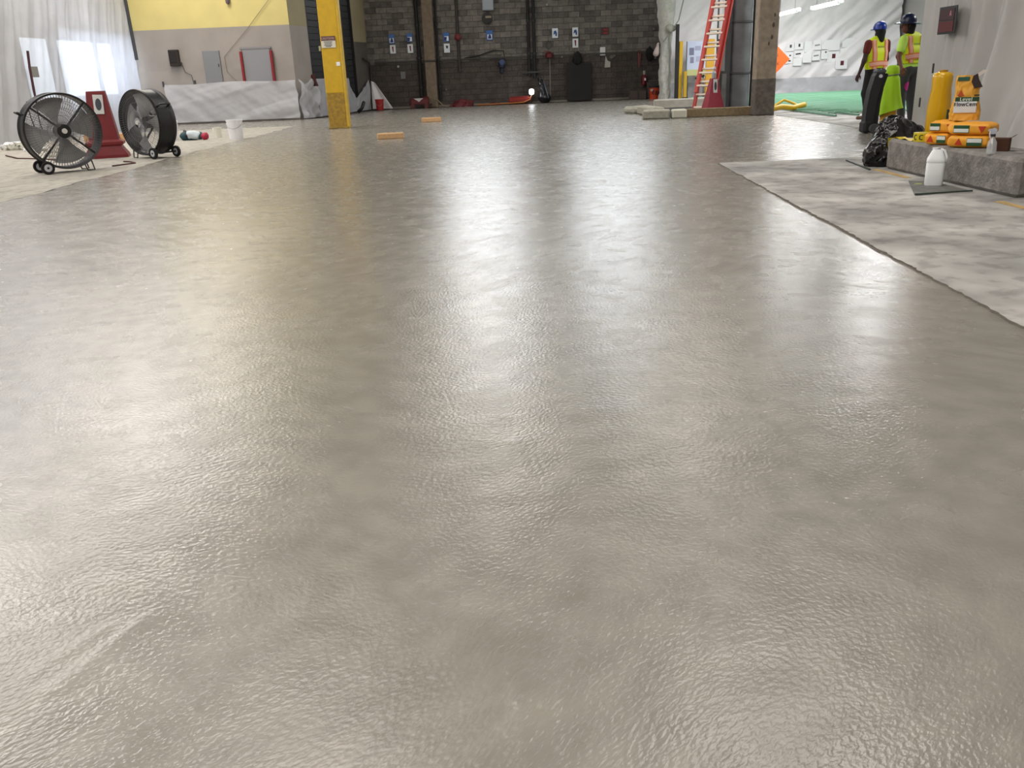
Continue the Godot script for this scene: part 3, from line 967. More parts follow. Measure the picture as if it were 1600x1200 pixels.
# ---------------------------------------------------------------- columns and the roller door
func columns() -> void:
	var s := sb()
	var L := SA.distance_to(SB)
	var t = thing("roller_door", "closed dark grey roller door in the slanted wall behind the yellow column", "roller door")
	for j in 23:
		var o = obj("slat", box(Vector3.ZERO, Vector3(0.6 * L, 0.19, 0.03), 0.008), C(0.155, 0.155, 0.165, 0.6) if j % 2 else C(0.165, 0.165, 0.172, 0.6), t)
		o.transform = side_xf(0.5, 0.1 + 0.2 * j, -0.1)
	for q in [0.2, 0.79]:
		obj("guide_rail", slab_on_side(q, q + 0.015, 0.0, 4.6, 0.12), C(0.08, 0.08, 0.085), t)
	t = thing("corner_column", "beige column with a grey painted base where roller door and block wall meet", "column")
	obj("shaft", slab_on_side(0.8, 1.02, 2.42, 6.6, 0.3), M.wall_beige, t)
	obj("painted_base", slab_on_side(0.8, 1.02, 0.0, 2.42, 0.3), mottled(Color(0.36, 0.34, 0.32), 0.85, 1.0, 0.8, 0.6, 77), t)
	s = sb()
	tube(s, [on_side(0.9, 1.85, 0.05), on_side(0.97, 1.72, 0.1), on_side(0.99, 1.5, 0.1), on_side(0.99, 0.9, 0.1)], 0.035, 8)
	tag(obj("pipe", s, C(0.24, 0.22, 0.21)), "bent brown pipe on the beige corner column", "pipe")
	var nz := noise(0.8, 3, 78)
	for q in [[-0.02, 0.19, 1.22, "crumpled pale plastic sheet bunched at the end of the grey wall"], [0.19, 0.62, 1.2, "flat grey plastic sheet along the foot of the roller door"]]:
		s = sb()
		var k: float = q[0]
		sheet(s, func(u, v):
			var ss := lerpf(q[0], q[1], u)
			var y := lerpf(0.02, q[2] - (0.25 * absf(sin(u * 5.0)) if k < 0.1 else 0.03 * u), v)
			return on_side(ss, y, 0.14 + (0.22 if k < 0.1 else 0.05) * nz.get_noise_2d(ss * 14.0, y * 1.5) + 0.05 * (1.0 - v)), 40, 16)
		tag(obj("plastic_sheet", s, M.plastic if k < 0.1 else M.sheet_grey), q[3], "plastic sheet")
	s = sb()
	sheet(s, func(u, v):
		var ss := lerpf(0.63, 0.94, u)
		var top = 0.95 - 1.6 * u if u < 0.3 else 0.47 + (u - 0.3) * 0.9
		return on_side(ss, lerpf(0.02, top, v), 0.12 + 0.05 * nz.get_noise_2d(u * 7.0, v * 2.0)), 24, 10)
	tag(obj("plastic_sheet", s, M.sheet_grey), "sagging grey plastic sheet between yellow column and beige corner column", "plastic sheet")
	s = sb()
	sheet(s, func(u, v): return Vector3(lerpf(-4.88, lerpf(-4.1, -4.72, v), u), lerpf(0.03, lerpf(1.05, 0.98, u), v), -34.72 + 0.1 * (1.0 - v) + 0.04 * sin(u * 8.0)), 12, 10)
	tag(obj("plastic_sheet", s, M.sheet), "pale triangular plastic sheet above the red bucket", "plastic sheet")
	t = thing("bucket", "small red bucket by the beige corner column", "bucket", Vector3(-4.55, 0, -34.2))
	s = sb()
	lathe(s, [Vector2(0, 0), Vector2(0.13, 0), Vector2(0.16, 0.36), Vector2(0.17, 0.36), Vector2(0.17, 0.39), Vector2(0.15, 0.39), Vector2(0.12, 0.02), Vector2(0, 0.02)], 20)
	obj("body", s, C(0.62, 0.10, 0.10, 0.5), t)
	s = sb()
	tube(s, [Vector3(-0.16, 0.33, 0), Vector3(-0.1, 0.2, 0.16), Vector3(0, 0.15, 0.19), Vector3(0.1, 0.2, 0.16), Vector3(0.16, 0.33, 0)], 0.006, 5)
	obj("handle", s, C(0.6, 0.6, 0.6, 0.3, 0.8), t)
	t = thing("rag", "dark red rag hung at the end of the grey wall", "rag", on_side(0.12, 1.2, 0.25))
	s = sb()
	blob(s, func(p): return capsule(p, Vector3(0, 0.08, 0), Vector3(0.1, -0.2, 0), 0.07, 0.04) + 0.04 * nz.get_noise_3dv(p * 9.0), Vector3(-0.25, -0.4, -0.2), Vector3(0.3, 0.3, 0.2), 0.03)
	obj("cloth", s, C(0.25, 0.11, 0.10, 0.9), t)
	for q in [[-5.62, -30.0, "black hose end by the foot of the yellow column"]]:
		s = sb()
		tube(s, [Vector3(-5.05, 0.05, -32.2), Vector3(-4.9, 0.15, -32.0), Vector3(-4.85, 0.35, -32.3)], 0.06, 8)
		tag(obj("hose", s, M.black), "short black hose end on the floor right of the yellow column", "hose")
	# yellow column
	t = thing("yellow_column", "yellow painted steel column with a scuffed dirty base", "column", Vector3(-3.98, 0, -22.5))
	var ym := mottled(Color(0.80, 0.64, 0.09), 0.9, 1.0, 0.5, 0.8, 80, 0.02)
	obj("front_flange", box(Vector3(-0.05, 3.72, 0.2), Vector3(0.44, 5.76, 0.03), 0.008), ym, t)
	obj("web", box(Vector3(-0.05, 3.3, 0.0), Vector3(0.03, 6.6, 0.4)), ym, t)
	obj("back_flange", box(Vector3(-0.05, 3.3, -0.2), Vector3(0.44, 6.6, 0.03), 0.008), ym, t)
	var side = obj("side_plate", box(Vector3(0.2, 3.3, 0.1), Vector3(0.06, 6.6, 0.24), 0.01), mottled(Color(0.80, 0.66, 0.22), 0.85, 1.0, 0.5, 0.8, 81, 0.02), t)
	obj("scuffed_base", box(Vector3(-0.05, 0.42, 0.2), Vector3(0.44, 0.84, 0.032), 0.008), mottled(Color(0.66, 0.52, 0.16), 0.62, 1.0, 0.6, 1.4, 82, 0.02), t)
	obj("foot_lip", box(Vector3(-0.03, 0.02, 0.2), Vector3(0.5, 0.05, 0.1), 0.01), mottled(Color(0.60, 0.48, 0.16), 0.62, 1.0, 0.6, 1.4, 82, 0.02), t)
	obj("white_sticker", box(Vector3(0.1, 1.5, 0.22), Vector3(0.09, 0.09, 0.004), 0.002), M.white, t)
	obj("cable_clip", box(Vector3(-0.3, 1.86, 0.2), Vector3(0.06, 0.12, 0.05), 0.01), C(0.6, 0.58, 0.45), t)
	t = thing("caution_sign", "small maroon and white warning sign on the yellow column", "sign", Vector3(-4.06, 2.0, -22.27))
	obj("panel", box(Vector3.ZERO, Vector3(0.34, 0.26, 0.008), 0.003), C(0.82, 0.80, 0.74, 0.5), t)
	obj("header", box(Vector3(0, 0.08, 0.006), Vector3(0.34, 0.1, 0.006)), C(0.36, 0.23, 0.23, 0.5), t)
	lettering("CAUTION", 0.05, C(0.68, 0.57, 0.55), t, xf(Vector3(-0.01, 0.08, 0.012)))
	for q in [[0.0, 0.2], [-0.035, 0.17], [-0.07, 0.19], [-0.1, 0.13]]:
		obj("text_line", box(Vector3(-0.01, q[0] - 0.0, 0.006), Vector3(q[1], 0.018, 0.004)), C(0.38, 0.38, 0.38), t)
	# loose bricks on the wet floor
	for q in [[Vector3(-2.2, 0, -17.75), 3.0, "pale brick lying on the wet floor, the nearer of the two"], [Vector3(-1.83, 0, -23.7), 1.0, "pale brick lying on the wet floor, the farther one"]]:
		var o = obj("brick", box(Vector3.ZERO, Vector3(0.52, 0.11, 0.16), 0.012), mottled(Color(0.84, 0.68, 0.50), 0.85, 1.0, 0.9, 3.0, 83, 0.02))
		o.transform = xf(q[0] + Vector3(0, 0.055, 0), 0, q[1], 0)
		tag(o, q[2], "brick", "bricks on the wet floor")

# ---------------------------------------------------------------- the block wall
const BZ := -34.94

func wall_sign(at: Vector2, w: float, h: float, style: int, label: String) -> void:
	var t = thing("wall_sign", label, "sign", Vector3(at.x, at.y, BZ), 0.0, "signs on the block wall")
	var blue := C(0.16, 0.36, 0.62, 0.4)
	var white := C(0.82, 0.85, 0.87, 0.4)
	var base = [blue, white, white, white, C(0.22, 0.07, 0.06, 0.5), blue][style]
	obj("panel", box(Vector3.ZERO, Vector3(w, h, 0.012), 0.004), base, t)
	if style == 0 or style == 5: # blue with a white field and a head
		obj("field", box(Vector3(0.02 * w, -0.16 * h, 0.008), Vector3(w * 0.74, h * 0.5, 0.004)), white, t)
		obj("pictogram", pr([-0.3 * w, -0.35 * h, -0.05 * w, 0.12 * h, 0.2 * w, 0.02 * h, 0.3 * w, -0.35 * h] if style == 0 else [-0.4 * w, 0.05 * h, -0.4 * w, -0.4 * h, 0.0, -0.4 * h, 0.1 * w, 0.0], 0.004, xf(Vector3(0, 0, 0.011))), C(0.10, 0.17, 0.40), t)
	elif style == 1: # white with a blue pictogram
		obj("pictogram", pr([-0.32 * w, -0.2 * h, -0.2 * w, 0.2 * h, 0.15 * w, 0.28 * h, 0.32 * w, 0.0, 0.3 * w, -0.35 * h, 0.05 * w, -0.28 * h, 0.0, -0.05 * h], 0.004, xf(Vector3(0, 0, 0.008))), C(0.12, 0.27, 0.50), t)
	elif style == 2: # white with a red exclamation stroke
		obj("red_mark", pr([-0.16 * w, 0.32 * h, 0.14 * w, 0.32 * h, 0.12 * w, -0.32 * h, -0.05 * w, -0.32 * h], 0.004, xf(Vector3(0, 0, 0.008))), C(0.45, 0.10, 0.12), t)
	elif style == 3: # white with a black mark
		obj("black_mark", pr([-0.2 * w, 0.3 * h, 0.25 * w, 0.25 * h, 0.15 * w, -0.05 * h, -0.1 * w, 0.0], 0.004, xf(Vector3(0, 0, 0.008))), C(0.12, 0.12, 0.14), t)
	elif style == 4:
		for k in [-1, 1]: obj("red_lettering", box(Vector3(0.02, 0.06 * k, 0.008), Vector3(w * 0.55, 0.06, 0.004)), C(0.52, 0.12, 0.09), t)

func back_wall() -> void:
	var s := sb()
	var t
	var B := BZ
	# columns and pipes
	t = thing("brown_column", "dusty brown column standing against the left part of the block wall", "column", Vector3(-2.62, 0, -34.82))
	obj("shaft", box(Vector3(0.04, 3.3, 0), Vector3(0.4, 6.6, 0.3), 0.015), mottled(Color(0.47, 0.41, 0.345), 0.75, 1.0, 0.85, 0.9, 90, 0.02, 0.3), t)
	obj("band", box(Vector3(0.04, 1.67, 0.02), Vector3(0.44, 0.07, 0.32), 0.01), C(0.20, 0.18, 0.16), t)
	var dark := C(0.055, 0.053, 0.055, 0.7)
	for q in [[-2.99, 0.07, 0.25, 3.3, "thick black pipe left of the brown column"], [-2.28, 0.045, 0.3, 3.3, "thin black pipe right of the brown column"], [1.155, 0.055, 0.95, 3.3, "left pipe of the black pair in the middle of the block wall"], [1.365, 0.06, 0.9, 3.3, "right pipe of the black pair in the middle of the block wall"]]:
		t = thing("pipe", q[4], "pipe", Vector3(q[0], 0, B + 0.08))
		s = sb()
		tube(s, [Vector3(0, q[2], 0), Vector3(0, 6.55, 0)], q[1], 10)
		obj("length", s, dark, t)
		for y in [0.7, 1.75, 2.9]:
			if y < q[2]: continue
			s = sb()
			lathe(s, [Vector2(0, y), Vector2(q[1] + 0.02, y), Vector2(q[1] + 0.02, y + 0.07), Vector2(0, y + 0.07)], 10)
			obj("collar", s, C(0.13, 0.13, 0.14), t)
	t = thing("conduit", "slim brown conduit with a red alarm bell on the block wall", "conduit", Vector3(-1.49, 0, B + 0.04))
	s = sb()
	tube(s, [Vector3(0, 1.25, 0), Vector3(0, 6.55, 0)], 0.055, 8)
	obj("tube", s, C(0.19, 0.165, 0.155), t)
	s = sb()
	lathe(s, [Vector2(0, 0.0), Vector2(0.13, 0.0), Vector2(0.12, 0.05), Vector2(0.05, 0.09), Vector2(0, 0.09)], 16, Transform3D(Basis(Vector3.RIGHT, PI / 2), Vector3(0, 2.47, 0.06)))
	obj("alarm_bell", s, C(0.38, 0.09, 0.10, 0.5), t)
	s = sb()
	bar(s, Vector3(-4.7, 1.69, B + 0.03), Vector3(6.0, 1.69, B + 0.03), 0.05, 0.06, Vector3.BACK)
	tag(obj("ledge", s, C(0.20, 0.18, 0.165)), "long dark horizontal rail running along the block wall", "rail")
	s = sb()
	bar(s, Vector3(0.85, 1.12, B + 0.1), Vector3(1.75, 1.12, B + 0.1), 0.06, 0.12, Vector3.BACK)
	tag(obj("bracket", s, C(0.17, 0.16, 0.155)), "dark horizontal bracket under the black pipe pair", "bracket")
	s = sb()
	tube(s, [Vector3(-1.3, 1.72, B + 0.02), Vector3(-0.7, 1.8, B + 0.02), Vector3(-0.2, 1.95, B + 0.02), Vector3(0.2, 1.93, B + 0.02), Vector3(0.24, 1.6, B + 0.02)], 0.022, 6)
	tag(obj("cable", s, dark), "black cable arching above the blue valve", "cable")
	# boxes
	t = thing("junction_box", "pale grey electrical box at the top of the block wall", "electrical box", Vector3(-0.31, 3.62, B + 0.1))
	obj("case", box(Vector3.ZERO, Vector3(0.42, 0.56, 0.2), 0.015), C(0.55, 0.58, 0.61, 0.5), t)
	obj("door", box(Vector3(0, 0, 0.105), Vector3(0.36, 0.5, 0.015), 0.006), C(0.58, 0.61, 0.64, 0.5), t)
	t = thing("meter", "dark electrical fitting with cream label below the pale grey box", "meter", Vector3(-0.36, 3.1, B + 0.06))
	s = sb()
	lathe(s, [Vector2(0, 0), Vector2(0.2, 0), Vector2(0.19, 0.09), Vector2(0, 0.1)], 18, Transform3D(Basis(Vector3.RIGHT, PI / 2), Vector3(0, -0.02, -0.04)))
	obj("case", s, C(0.10, 0.095, 0.09), t)
	obj("label", box(Vector3(0.05, 0.02, 0.075), Vector3(0.22, 0.07, 0.02), 0.004), C(0.55, 0.50, 0.42), t)
	# signs
	wall_sign(Vector2(-3.99, 2.50), 0.22, 0.33, 0, "blue and white sign, top left one on the block wall")
	wall_sign(Vector2(-3.97, 2.14), 0.21, 0.30, 2, "white sign with red stroke under the leftmost blue sign")
	wall_sign(Vector2(-3.31, 2.52), 0.22, 0.30, 5, "blue sign just left of the thick black pipe")
	wall_sign(Vector2(-3.31, 2.14), 0.21, 0.31, 2, "white sign with red stroke just left of the thick black pipe")
	wall_sign(Vector2(-1.93, 2.49), 0.22, 0.32, 5, "blue and white sign right of the brown column")
	wall_sign(Vector2(-1.93, 2.10), 0.22, 0.32, 3, "white sign with black mark right of the brown column")
	wall_sign(Vector2(-0.30, 2.49), 0.24, 0.34, 0, "blue and white sign under the pale grey electrical box")
	wall_sign(Vector2(2.17, 2.47), 0.22, 0.34, 1, "white and blue sign right of the black pipe pair")
	wall_sign(Vector2(2.93, 2.48), 0.22, 0.32, 1, "white and blue sign above the right red stroke sign")
	wall_sign(Vector2(2.93, 2.09), 0.22, 0.32, 2, "white sign with red stroke at the right of the block wall")
	wall_sign(Vector2(4.05, 2.46), 0.30, 0.24, 4, "dark sign with faint red lettering on the block wall")
	# papers and small fittings
	tag(obj("paper", box(Vector3(3.96, 1.76, B), Vector3(0.2, 0.3, 0.004)), C(0.80, 0.80, 0.80)), "upright white paper sheet on the right of the block wall", "paper")
	tag(obj("paper", pr([-0.12, -0.22, 0.1, -0.22, 0.1, -0.02, 0.0, 0.02, -0.08, 0.2], 0.004, xf(Vector3(4.15, 1.40, B))), C(0.62, 0.60, 0.56)), "torn white paper below the upright paper sheet", "paper")
	tag(obj("paper", box(Vector3.ZERO, Vector3(0.22, 0.12, 0.004), 0.0, xf(Vector3(4.34, 1.58, B), 0, 0, 32)), C(0.36, 0.34, 0.32)), "small tilted grey paper scrap beside the torn paper", "paper")
	tag(obj("paper", box(Vector3(-3.66, 1.2, B), Vector3(0.18, 0.26, 0.006)), C(0.42, 0.42, 0.42)), "small grey notice low on the left of the block wall", "paper")
	var small := [[Vector2(-3.82, 1.52), 0.05, C(0.62, 0.62, 0.60), "small pale knob above the grey notice"], [Vector2(-0.78, 1.7), 0.03, C(0.6, 0.58, 0.52), "tiny pale cap on the rail left of the blue valve"], [Vector2(2.41, 1.62), 0.03, C(0.55, 0.54, 0.52), "tiny pale cap right of the red valve"], [Vector2(1.89, 3.46), 0.045, C(0.55, 0.55, 0.55), "small pale round fitting high on the block wall"], [Vector2(-2.05, 0.62), 0.04, C(0.4, 0.38, 0.36), "small grey plug low beside the thin black pipe"], [Vector2(5.88, 2.47), 0.06, C(0.4, 0.38, 0.36), "small grey knob by the right end of the block wall"], [Vector2(5.95, 1.45), 0.05, C(0.45, 0.43, 0.40), "small grey plug below the hanging pale glove"]]
	for q in small:
		s = sb()
		lathe(s, [Vector2(0, 0), Vector2(q[1], 0), Vector2(q[1] * 0.8, q[1]), Vector2(0, q[1] * 1.2)], 10, Transform3D(Basis(Vector3.RIGHT, PI / 2), Vector3(q[0].x, q[0].y, B)))
		tag(obj("wall_plug", s, q[2]), q[3], "plug")
	t = thing("valve", "dark blue valve on the middle of the block wall", "valve", Vector3(0.11, 1.4, B + 0.08))
	s = sb()
	lathe(s, [Vector2(0.03, -0.3), Vector2(0.07, -0.25), Vector2(0.07, -0.1), Vector2(0.13, -0.06), Vector2(0.13, 0.1), Vector2(0.06, 0.16), Vector2(0.04, 0.26)], 12)
	obj("body", s, C(0.06, 0.08, 0.17), t)
	s = sb()
	lathe(s, [Vector2(0, 0.0), Vector2(0.1, 0.0), Vector2(0.1, 0.03), Vector2(0, 0.03)], 14, Transform3D(Basis(Vector3.RIGHT, PI / 2), Vector3(0.02, 0.12, 0.1)))
	obj("handwheel", s, C(0.20, 0.25, 0.40), t)
	s = sb()
	tube(s, [Vector3(0, -0.28, 0), Vector3(0, -0.6, 0)], 0.03, 6)
	obj("stem", s, C(0.28, 0.24, 0.2), t)
	t = thing("valve", "red valve with a thin white pipe on the block wall", "valve", Vector3(1.92, 1.7, B + 0.18))
	s = sb()
	lathe(s, [Vector2(0, -0.12), Vector2(0.14, -0.08), Vector2(0.15, 0.04), Vector2(0.05, 0.12), Vector2(0, 0.13)], 14)
	obj("body", s, C(0.34, 0.045, 0.06, 0.5), t)
	obj("lever", box(Vector3(-0.06, 0.12, 0.02), Vector3(0.3, 0.03, 0.05), 0.006, xf(Vector3(-0.06, 0.12, 0.02), 0, 0, -15)), C(0.40, 0.06, 0.07), t)
	s = sb()
	tube(s, [Vector3(0.02, -0.1, -0.1), Vector3(0.02, -1.56, -0.1)], 0.014, 6)
	obj("drain_pipe", s, C(0.52, 0.49, 0.45), t)
	s = sb()
	var ring := []
	for i in 14: ring.append(Vector3(1.92 + cos(TAU * i / 14) * 0.11, 2.06 + sin(TAU * i / 14) * 0.13, B + 0.02))
	tube(s, ring, 0.012, 5, false, true)
	tag(obj("wire_loop", s, C(0.22, 0.2, 0.19)), "dark wire loop hanging above the red valve", "wire")
	# floor along the wall
	t = thing("generator", "low red machine with a white top plate by the brown column", "machine", Vector3(-3.05, 0, -34.4))
	obj("body", box(Vector3(0, 0.24, 0), Vector3(0.7, 0.24, 0.36), 0.04), C(0.33, 0.035, 0.06, 0.5), t)
	obj("tray", box(Vector3(0.05, 0.12, 0), Vector3(0.8, 0.06, 0.4), 0.015), C(0.16, 0.02, 0.035, 0.6), t)
	obj("top_plate", pr([-0.19, 0.0, 0.19, 0.0, 0.1, -0.06, 0.02, -0.13, -0.08, -0.06], 0.02, xf(Vector3(-0.03, 0.36, 0.185))), C(0.72, 0.70, 0.70), t)
	obj("tank", box(Vector3(0.24, 0.38, 0), Vector3(0.22, 0.08, 0.26), 0.03), C(0.28, 0.03, 0.05), t)
	for x in [-0.26, 0.26]:
		s = sb()
		lathe(s, [Vector2(0, -0.025), Vector2(0.085, -0.025), Vector2(0.085, 0.025), Vector2(0, 0.025)], 14, Transform3D(Basis(Vector3.RIGHT, PI / 2), Vector3(x, 0.085, 0.2)))
		obj("wheel", s, C(0.3, 0.1, 0.1), t)
	var nn := noise(2.0, 3, 91)
	t = thing("tarp", "crumpled dark red tarpaulin heap at the foot of the block wall", "tarpaulin", Vector3(-1.42, 0, -34.4))
	s = sb()
	blob(s, func(p): return Vector3(p.x / 1.5, p.y / 0.85, p.z).length() - 0.27 - 0.16 * nn.get_noise_3dv(p * 1.6), Vector3(-0.65, -0.02, -0.5), Vector3(0.65, 0.45, 0.5), 0.04)
	obj("heap", s, C(0.34, 0.07, 0.10, 0.7), t)
	t = thing("tool_case", "long low orange red case at the foot of the block wall", "case", Vector3(0.55, 0, -34.6), deg_to_rad(-2))
	obj("shell", box(Vector3(0.2, 0.15, 0), Vector3(0.85, 0.17, 0.3), 0.03), C(0.50, 0.085, 0.05, 0.5), t)
	obj("lid", box(Vector3(0.2, 0.25, 0), Vector3(0.7, 0.06, 0.26), 0.02), C(0.40, 0.07, 0.06, 0.5), t)
	obj("handle", box(Vector3(0.2, 0.3, 0), Vector3(0.24, 0.03, 0.04), 0.01), C(0.2, 0.17, 0.17), t)
	t = thing("tarp", "low reddish cloth scraps left of the orange red case", "cloth", Vector3(-0.3, 0, -34.5))
	s = sb()
	blob(s, func(p): return Vector3(p.x / 2.6, p.y / 0.6, p.z).length() - 0.15 - 0.1 * nn.get_noise_3dv(p * 2.0), Vector3(-0.6, -0.02, -0.35), Vector3(0.6, 0.25, 0.35), 0.04)
	obj("heap", s, C(0.30, 0.12, 0.11, 0.8), t)
	s = sb()
	tube(s, [Vector3(-0.9, 0.04, -34.3), Vector3(-0.2, 0.04, -34.28), Vector3(0.5, 0.05, -34.3), Vector3(0.9, 0.06, -34.35), Vector3(1.15, 0.16, -34.4), Vector3(1.2, 0.34, -34.45)], 0.026, 7)
	tag(obj("power_cord", s, C(0.60, 0.36, 0.14, 0.5)), "orange cord running along the wall foot to the glaring work light", "cord")
	s = sb()
	tube(s, [Vector3(-2.55, 0.3, -34.5), Vector3(-2.35, 0.26, -34.3), Vector3(-2.15, 0.06, -34.2), Vector3(-2.0, 0.03, -34.15)], 0.02, 6)
	tag(obj("hose", s, C(0.5, 0.43, 0.35)), "pale hose drooping from the red machine to the floor", "hose")
	t = thing("work_light", "small glaring white work light below the black pipe pair", "lamp", Vector3(1.2, 0.42, -34.42))
	s = sb()
	lathe(s, [Vector2(0, -0.11), Vector2(0.08, -0.08), Vector2(0.105, 0.0), Vector2(0.08, 0.09), Vector2(0, 0.12)], 16, Transform3D(), true)
	obj("bulb", s, glow(Color(0.95, 0.98, 1.0), 4.5), t)
	obj("guard", box(Vector3(0, 0, -0.12), Vector3(0.2, 0.26, 0.04), 0.02), M.black, t)
	s = sb()
	tube(s, [Vector3(0, -0.4, -0.1), Vector3(0, -0.1, -0.1)], 0.02, 6)
	obj("stand", s, M.black, t)
	var om := OmniLight3D.new()
	om.name = "work_light_glow"
	add_child(om)
	om.position = Vector3(1.2, 0.42, -34.42)
	om.light_energy = 0.12
	om.omni_range = 60.0
	om.omni_attenuation = 2.0
	om.light_size = 0.06
	om.shadow_enabled = true
	t = thing("garbage_bag", "dark blue black bag slumped beside the glaring work light", "bag", Vector3(1.66, 0, -34.55))
	s = sb()
	blob(s, func(p): return smin(capsule(p, Vector3(0.02, 0.2, 0), Vector3(-0.04, 0.55, 0), 0.24, 0.1), capsule(p, Vector3(-0.05, 0.6, 0), Vector3(-0.12, 0.85, 0), 0.06, 0.1), 0.1) - 0.05 * nn.get_noise_3dv(p * 2.0), Vector3(-0.5, -0.02, -0.4), Vector3(0.5, 1.05, 0.4), 0.04)
	obj("sack", s, C(0.03, 0.035, 0.055, 0.3), t)
	s = sb()
	tube(s, [Vector3(0.02, 0.75, 0.14), Vector3(0.1, 0.5, 0.24), Vector3(0.17, 0.2, 0.27)], 0.03, 6)
	obj("fold", s, C(0.20, 0.21, 0.26, 0.4), t)
	tag(obj("board", box(Vector3.ZERO, Vector3(0.95, 1.35, 0.05), 0.01, xf(Vector3(3.05, 0.7, B + 0.12), -4, 0, 0)), C(0.13, 0.122, 0.118, 0.9)), "dark board leaning on the lower block wall", "board")
	for q in [[2.98, 1.55, "dark tool pouch hooked on the block wall"], [5.75, 1.6, "dark coat hanging near the right end of the block wall"]]:
		t = thing("hanging_bag", q[2], "bag", Vector3(q[0], q[1], B + 0.1))
		s = sb()
		blob(s, func(p): return Vector3(p.x, p.y * 0.7, p.z * 1.6).length() - 0.17 - 0.08 * nn.get_noise_3dv(p * 3.0 + Vector3.ONE * q[0]), Vector3(-0.35, -0.45, -0.2), Vector3(0.35, 0.4, 0.2), 0.04)
		obj("pouch", s, C(0.06, 0.055, 0.055, 0.9), t)
	t = thing("extinguisher", "small dark red extinguisher with white label at the right of the block wall", "extinguisher", Vector3(5.52, 0.5, -34.75))
	s = sb()
	lathe(s, [Vector2(0, 0), Vector2(0.1, 0.0), Vector2(0.11, 0.04), Vector2(0.11, 0.28), Vector2(0.06, 0.35), Vector2(0.03, 0.37)], 16)
	obj("cylinder", s, C(0.36, 0.02, 0.05, 0.35), t)
	obj("label", box(Vector3(0.02, 0.2, 0.11), Vector3(0.06, 0.09, 0.01), 0.002), M.white, t)
	s = sb()
	lathe(s, [Vector2(0.0, 0.36), Vector2(0.045, 0.37), Vector2(0.05, 0.5), Vector2(0, 0.52)], 10)
	obj("valve_head", s, C(0.6, 0.6, 0.56), t)
	obj("bracket", box(Vector3(0, 0.14, -0.13), Vector3(0.14, 0.3, 0.06), 0.01), M.frame, t)
	t = thing("rag", "thin faded pink rag hanging on the right of the block wall", "rag", Vector3(5.35, 1.45, B + 0.03))
	s = sb()
	sheet(s, func(u, v): return Vector3((u - 0.5) * lerpf(0.06, 0.12, v), lerpf(-0.32, 0.3, v), 0.02 * sin(u * 6.0)), 6, 8)
	obj("cloth", s, C(0.48, 0.27, 0.27, 0.9), t)
	t = thing("cardboard_box", "squat tan cardboard box on the floor left of the orange bucket", "box", Vector3(5.25, 0, -34.55))
	obj("carton", box(Vector3(0, 0.15, 0), Vector3(0.62, 0.3, 0.3), 0.01), C(0.32, 0.28, 0.26, 0.9), t)
	obj("tape", box(Vector3(0, 0.15, 0.152), Vector3(0.06, 0.3, 0.004)), C(0.2, 0.18, 0.17), t)
	t = thing("bucket", "orange bucket with black lettering and a dark rim", "bucket", Vector3(5.78, 0.0, -33.9), deg_to_rad(-10))
	s = sb()
	lathe(s, [Vector2(0, 0), Vector2(0.185, 0), Vector2(0.2, 0.4)], 24)
	obj("body", s, C(0.72, 0.22, 0.06, 0.5), t)
	s = sb()
	lathe(s, [Vector2(0.2, 0.4), Vector2(0.21, 0.4), Vector2(0.215, 0.47), Vector2(0.19, 0.47), Vector2(0.17, 0.3), Vector2(0, 0.3)], 24)
	obj("rim", s, C(0.10, 0.09, 0.09, 0.5), t)
	lettering("EM", 0.15, M.black, t, xf(Vector3(0.05, 0.22, 0.2), 0, 12, -12))
	obj("worn_patch", box(Vector3(-0.1, 0.32, 0.185), Vector3(0.1, 0.08, 0.01), 0.003), C(0.7, 0.66, 0.62), t)
	t = thing("tool_case", "grey box stacked with debris behind the orange bucket", "case", Vector3(5.85, 0.0, -34.55))
	obj("shell", box(Vector3(0, 0.3, 0), Vector3(0.5, 0.6, 0.3), 0.03), C(0.24, 0.23, 0.22, 0.7), t)
	obj("lid", box(Vector3(0, 0.63, 0), Vector3(0.42, 0.06, 0.26), 0.02), C(0.3, 0.29, 0.27, 0.7), t)

# ---------------------------------------------------------------- right of the block wall
var far_noise := FastNoiseLite.new()

func far_z(x: float, y: float) -> float: # how the far plastic sheet hangs
	var q := x * 0.8 - y * 0.9
	return -32.6 + 0.16 * far_noise.get_noise_2d(q * 1.3, y * 0.25) + 0.07 * far_noise.get_noise_2d(x * 2.5 - y * 3.0, 30.0 + y)

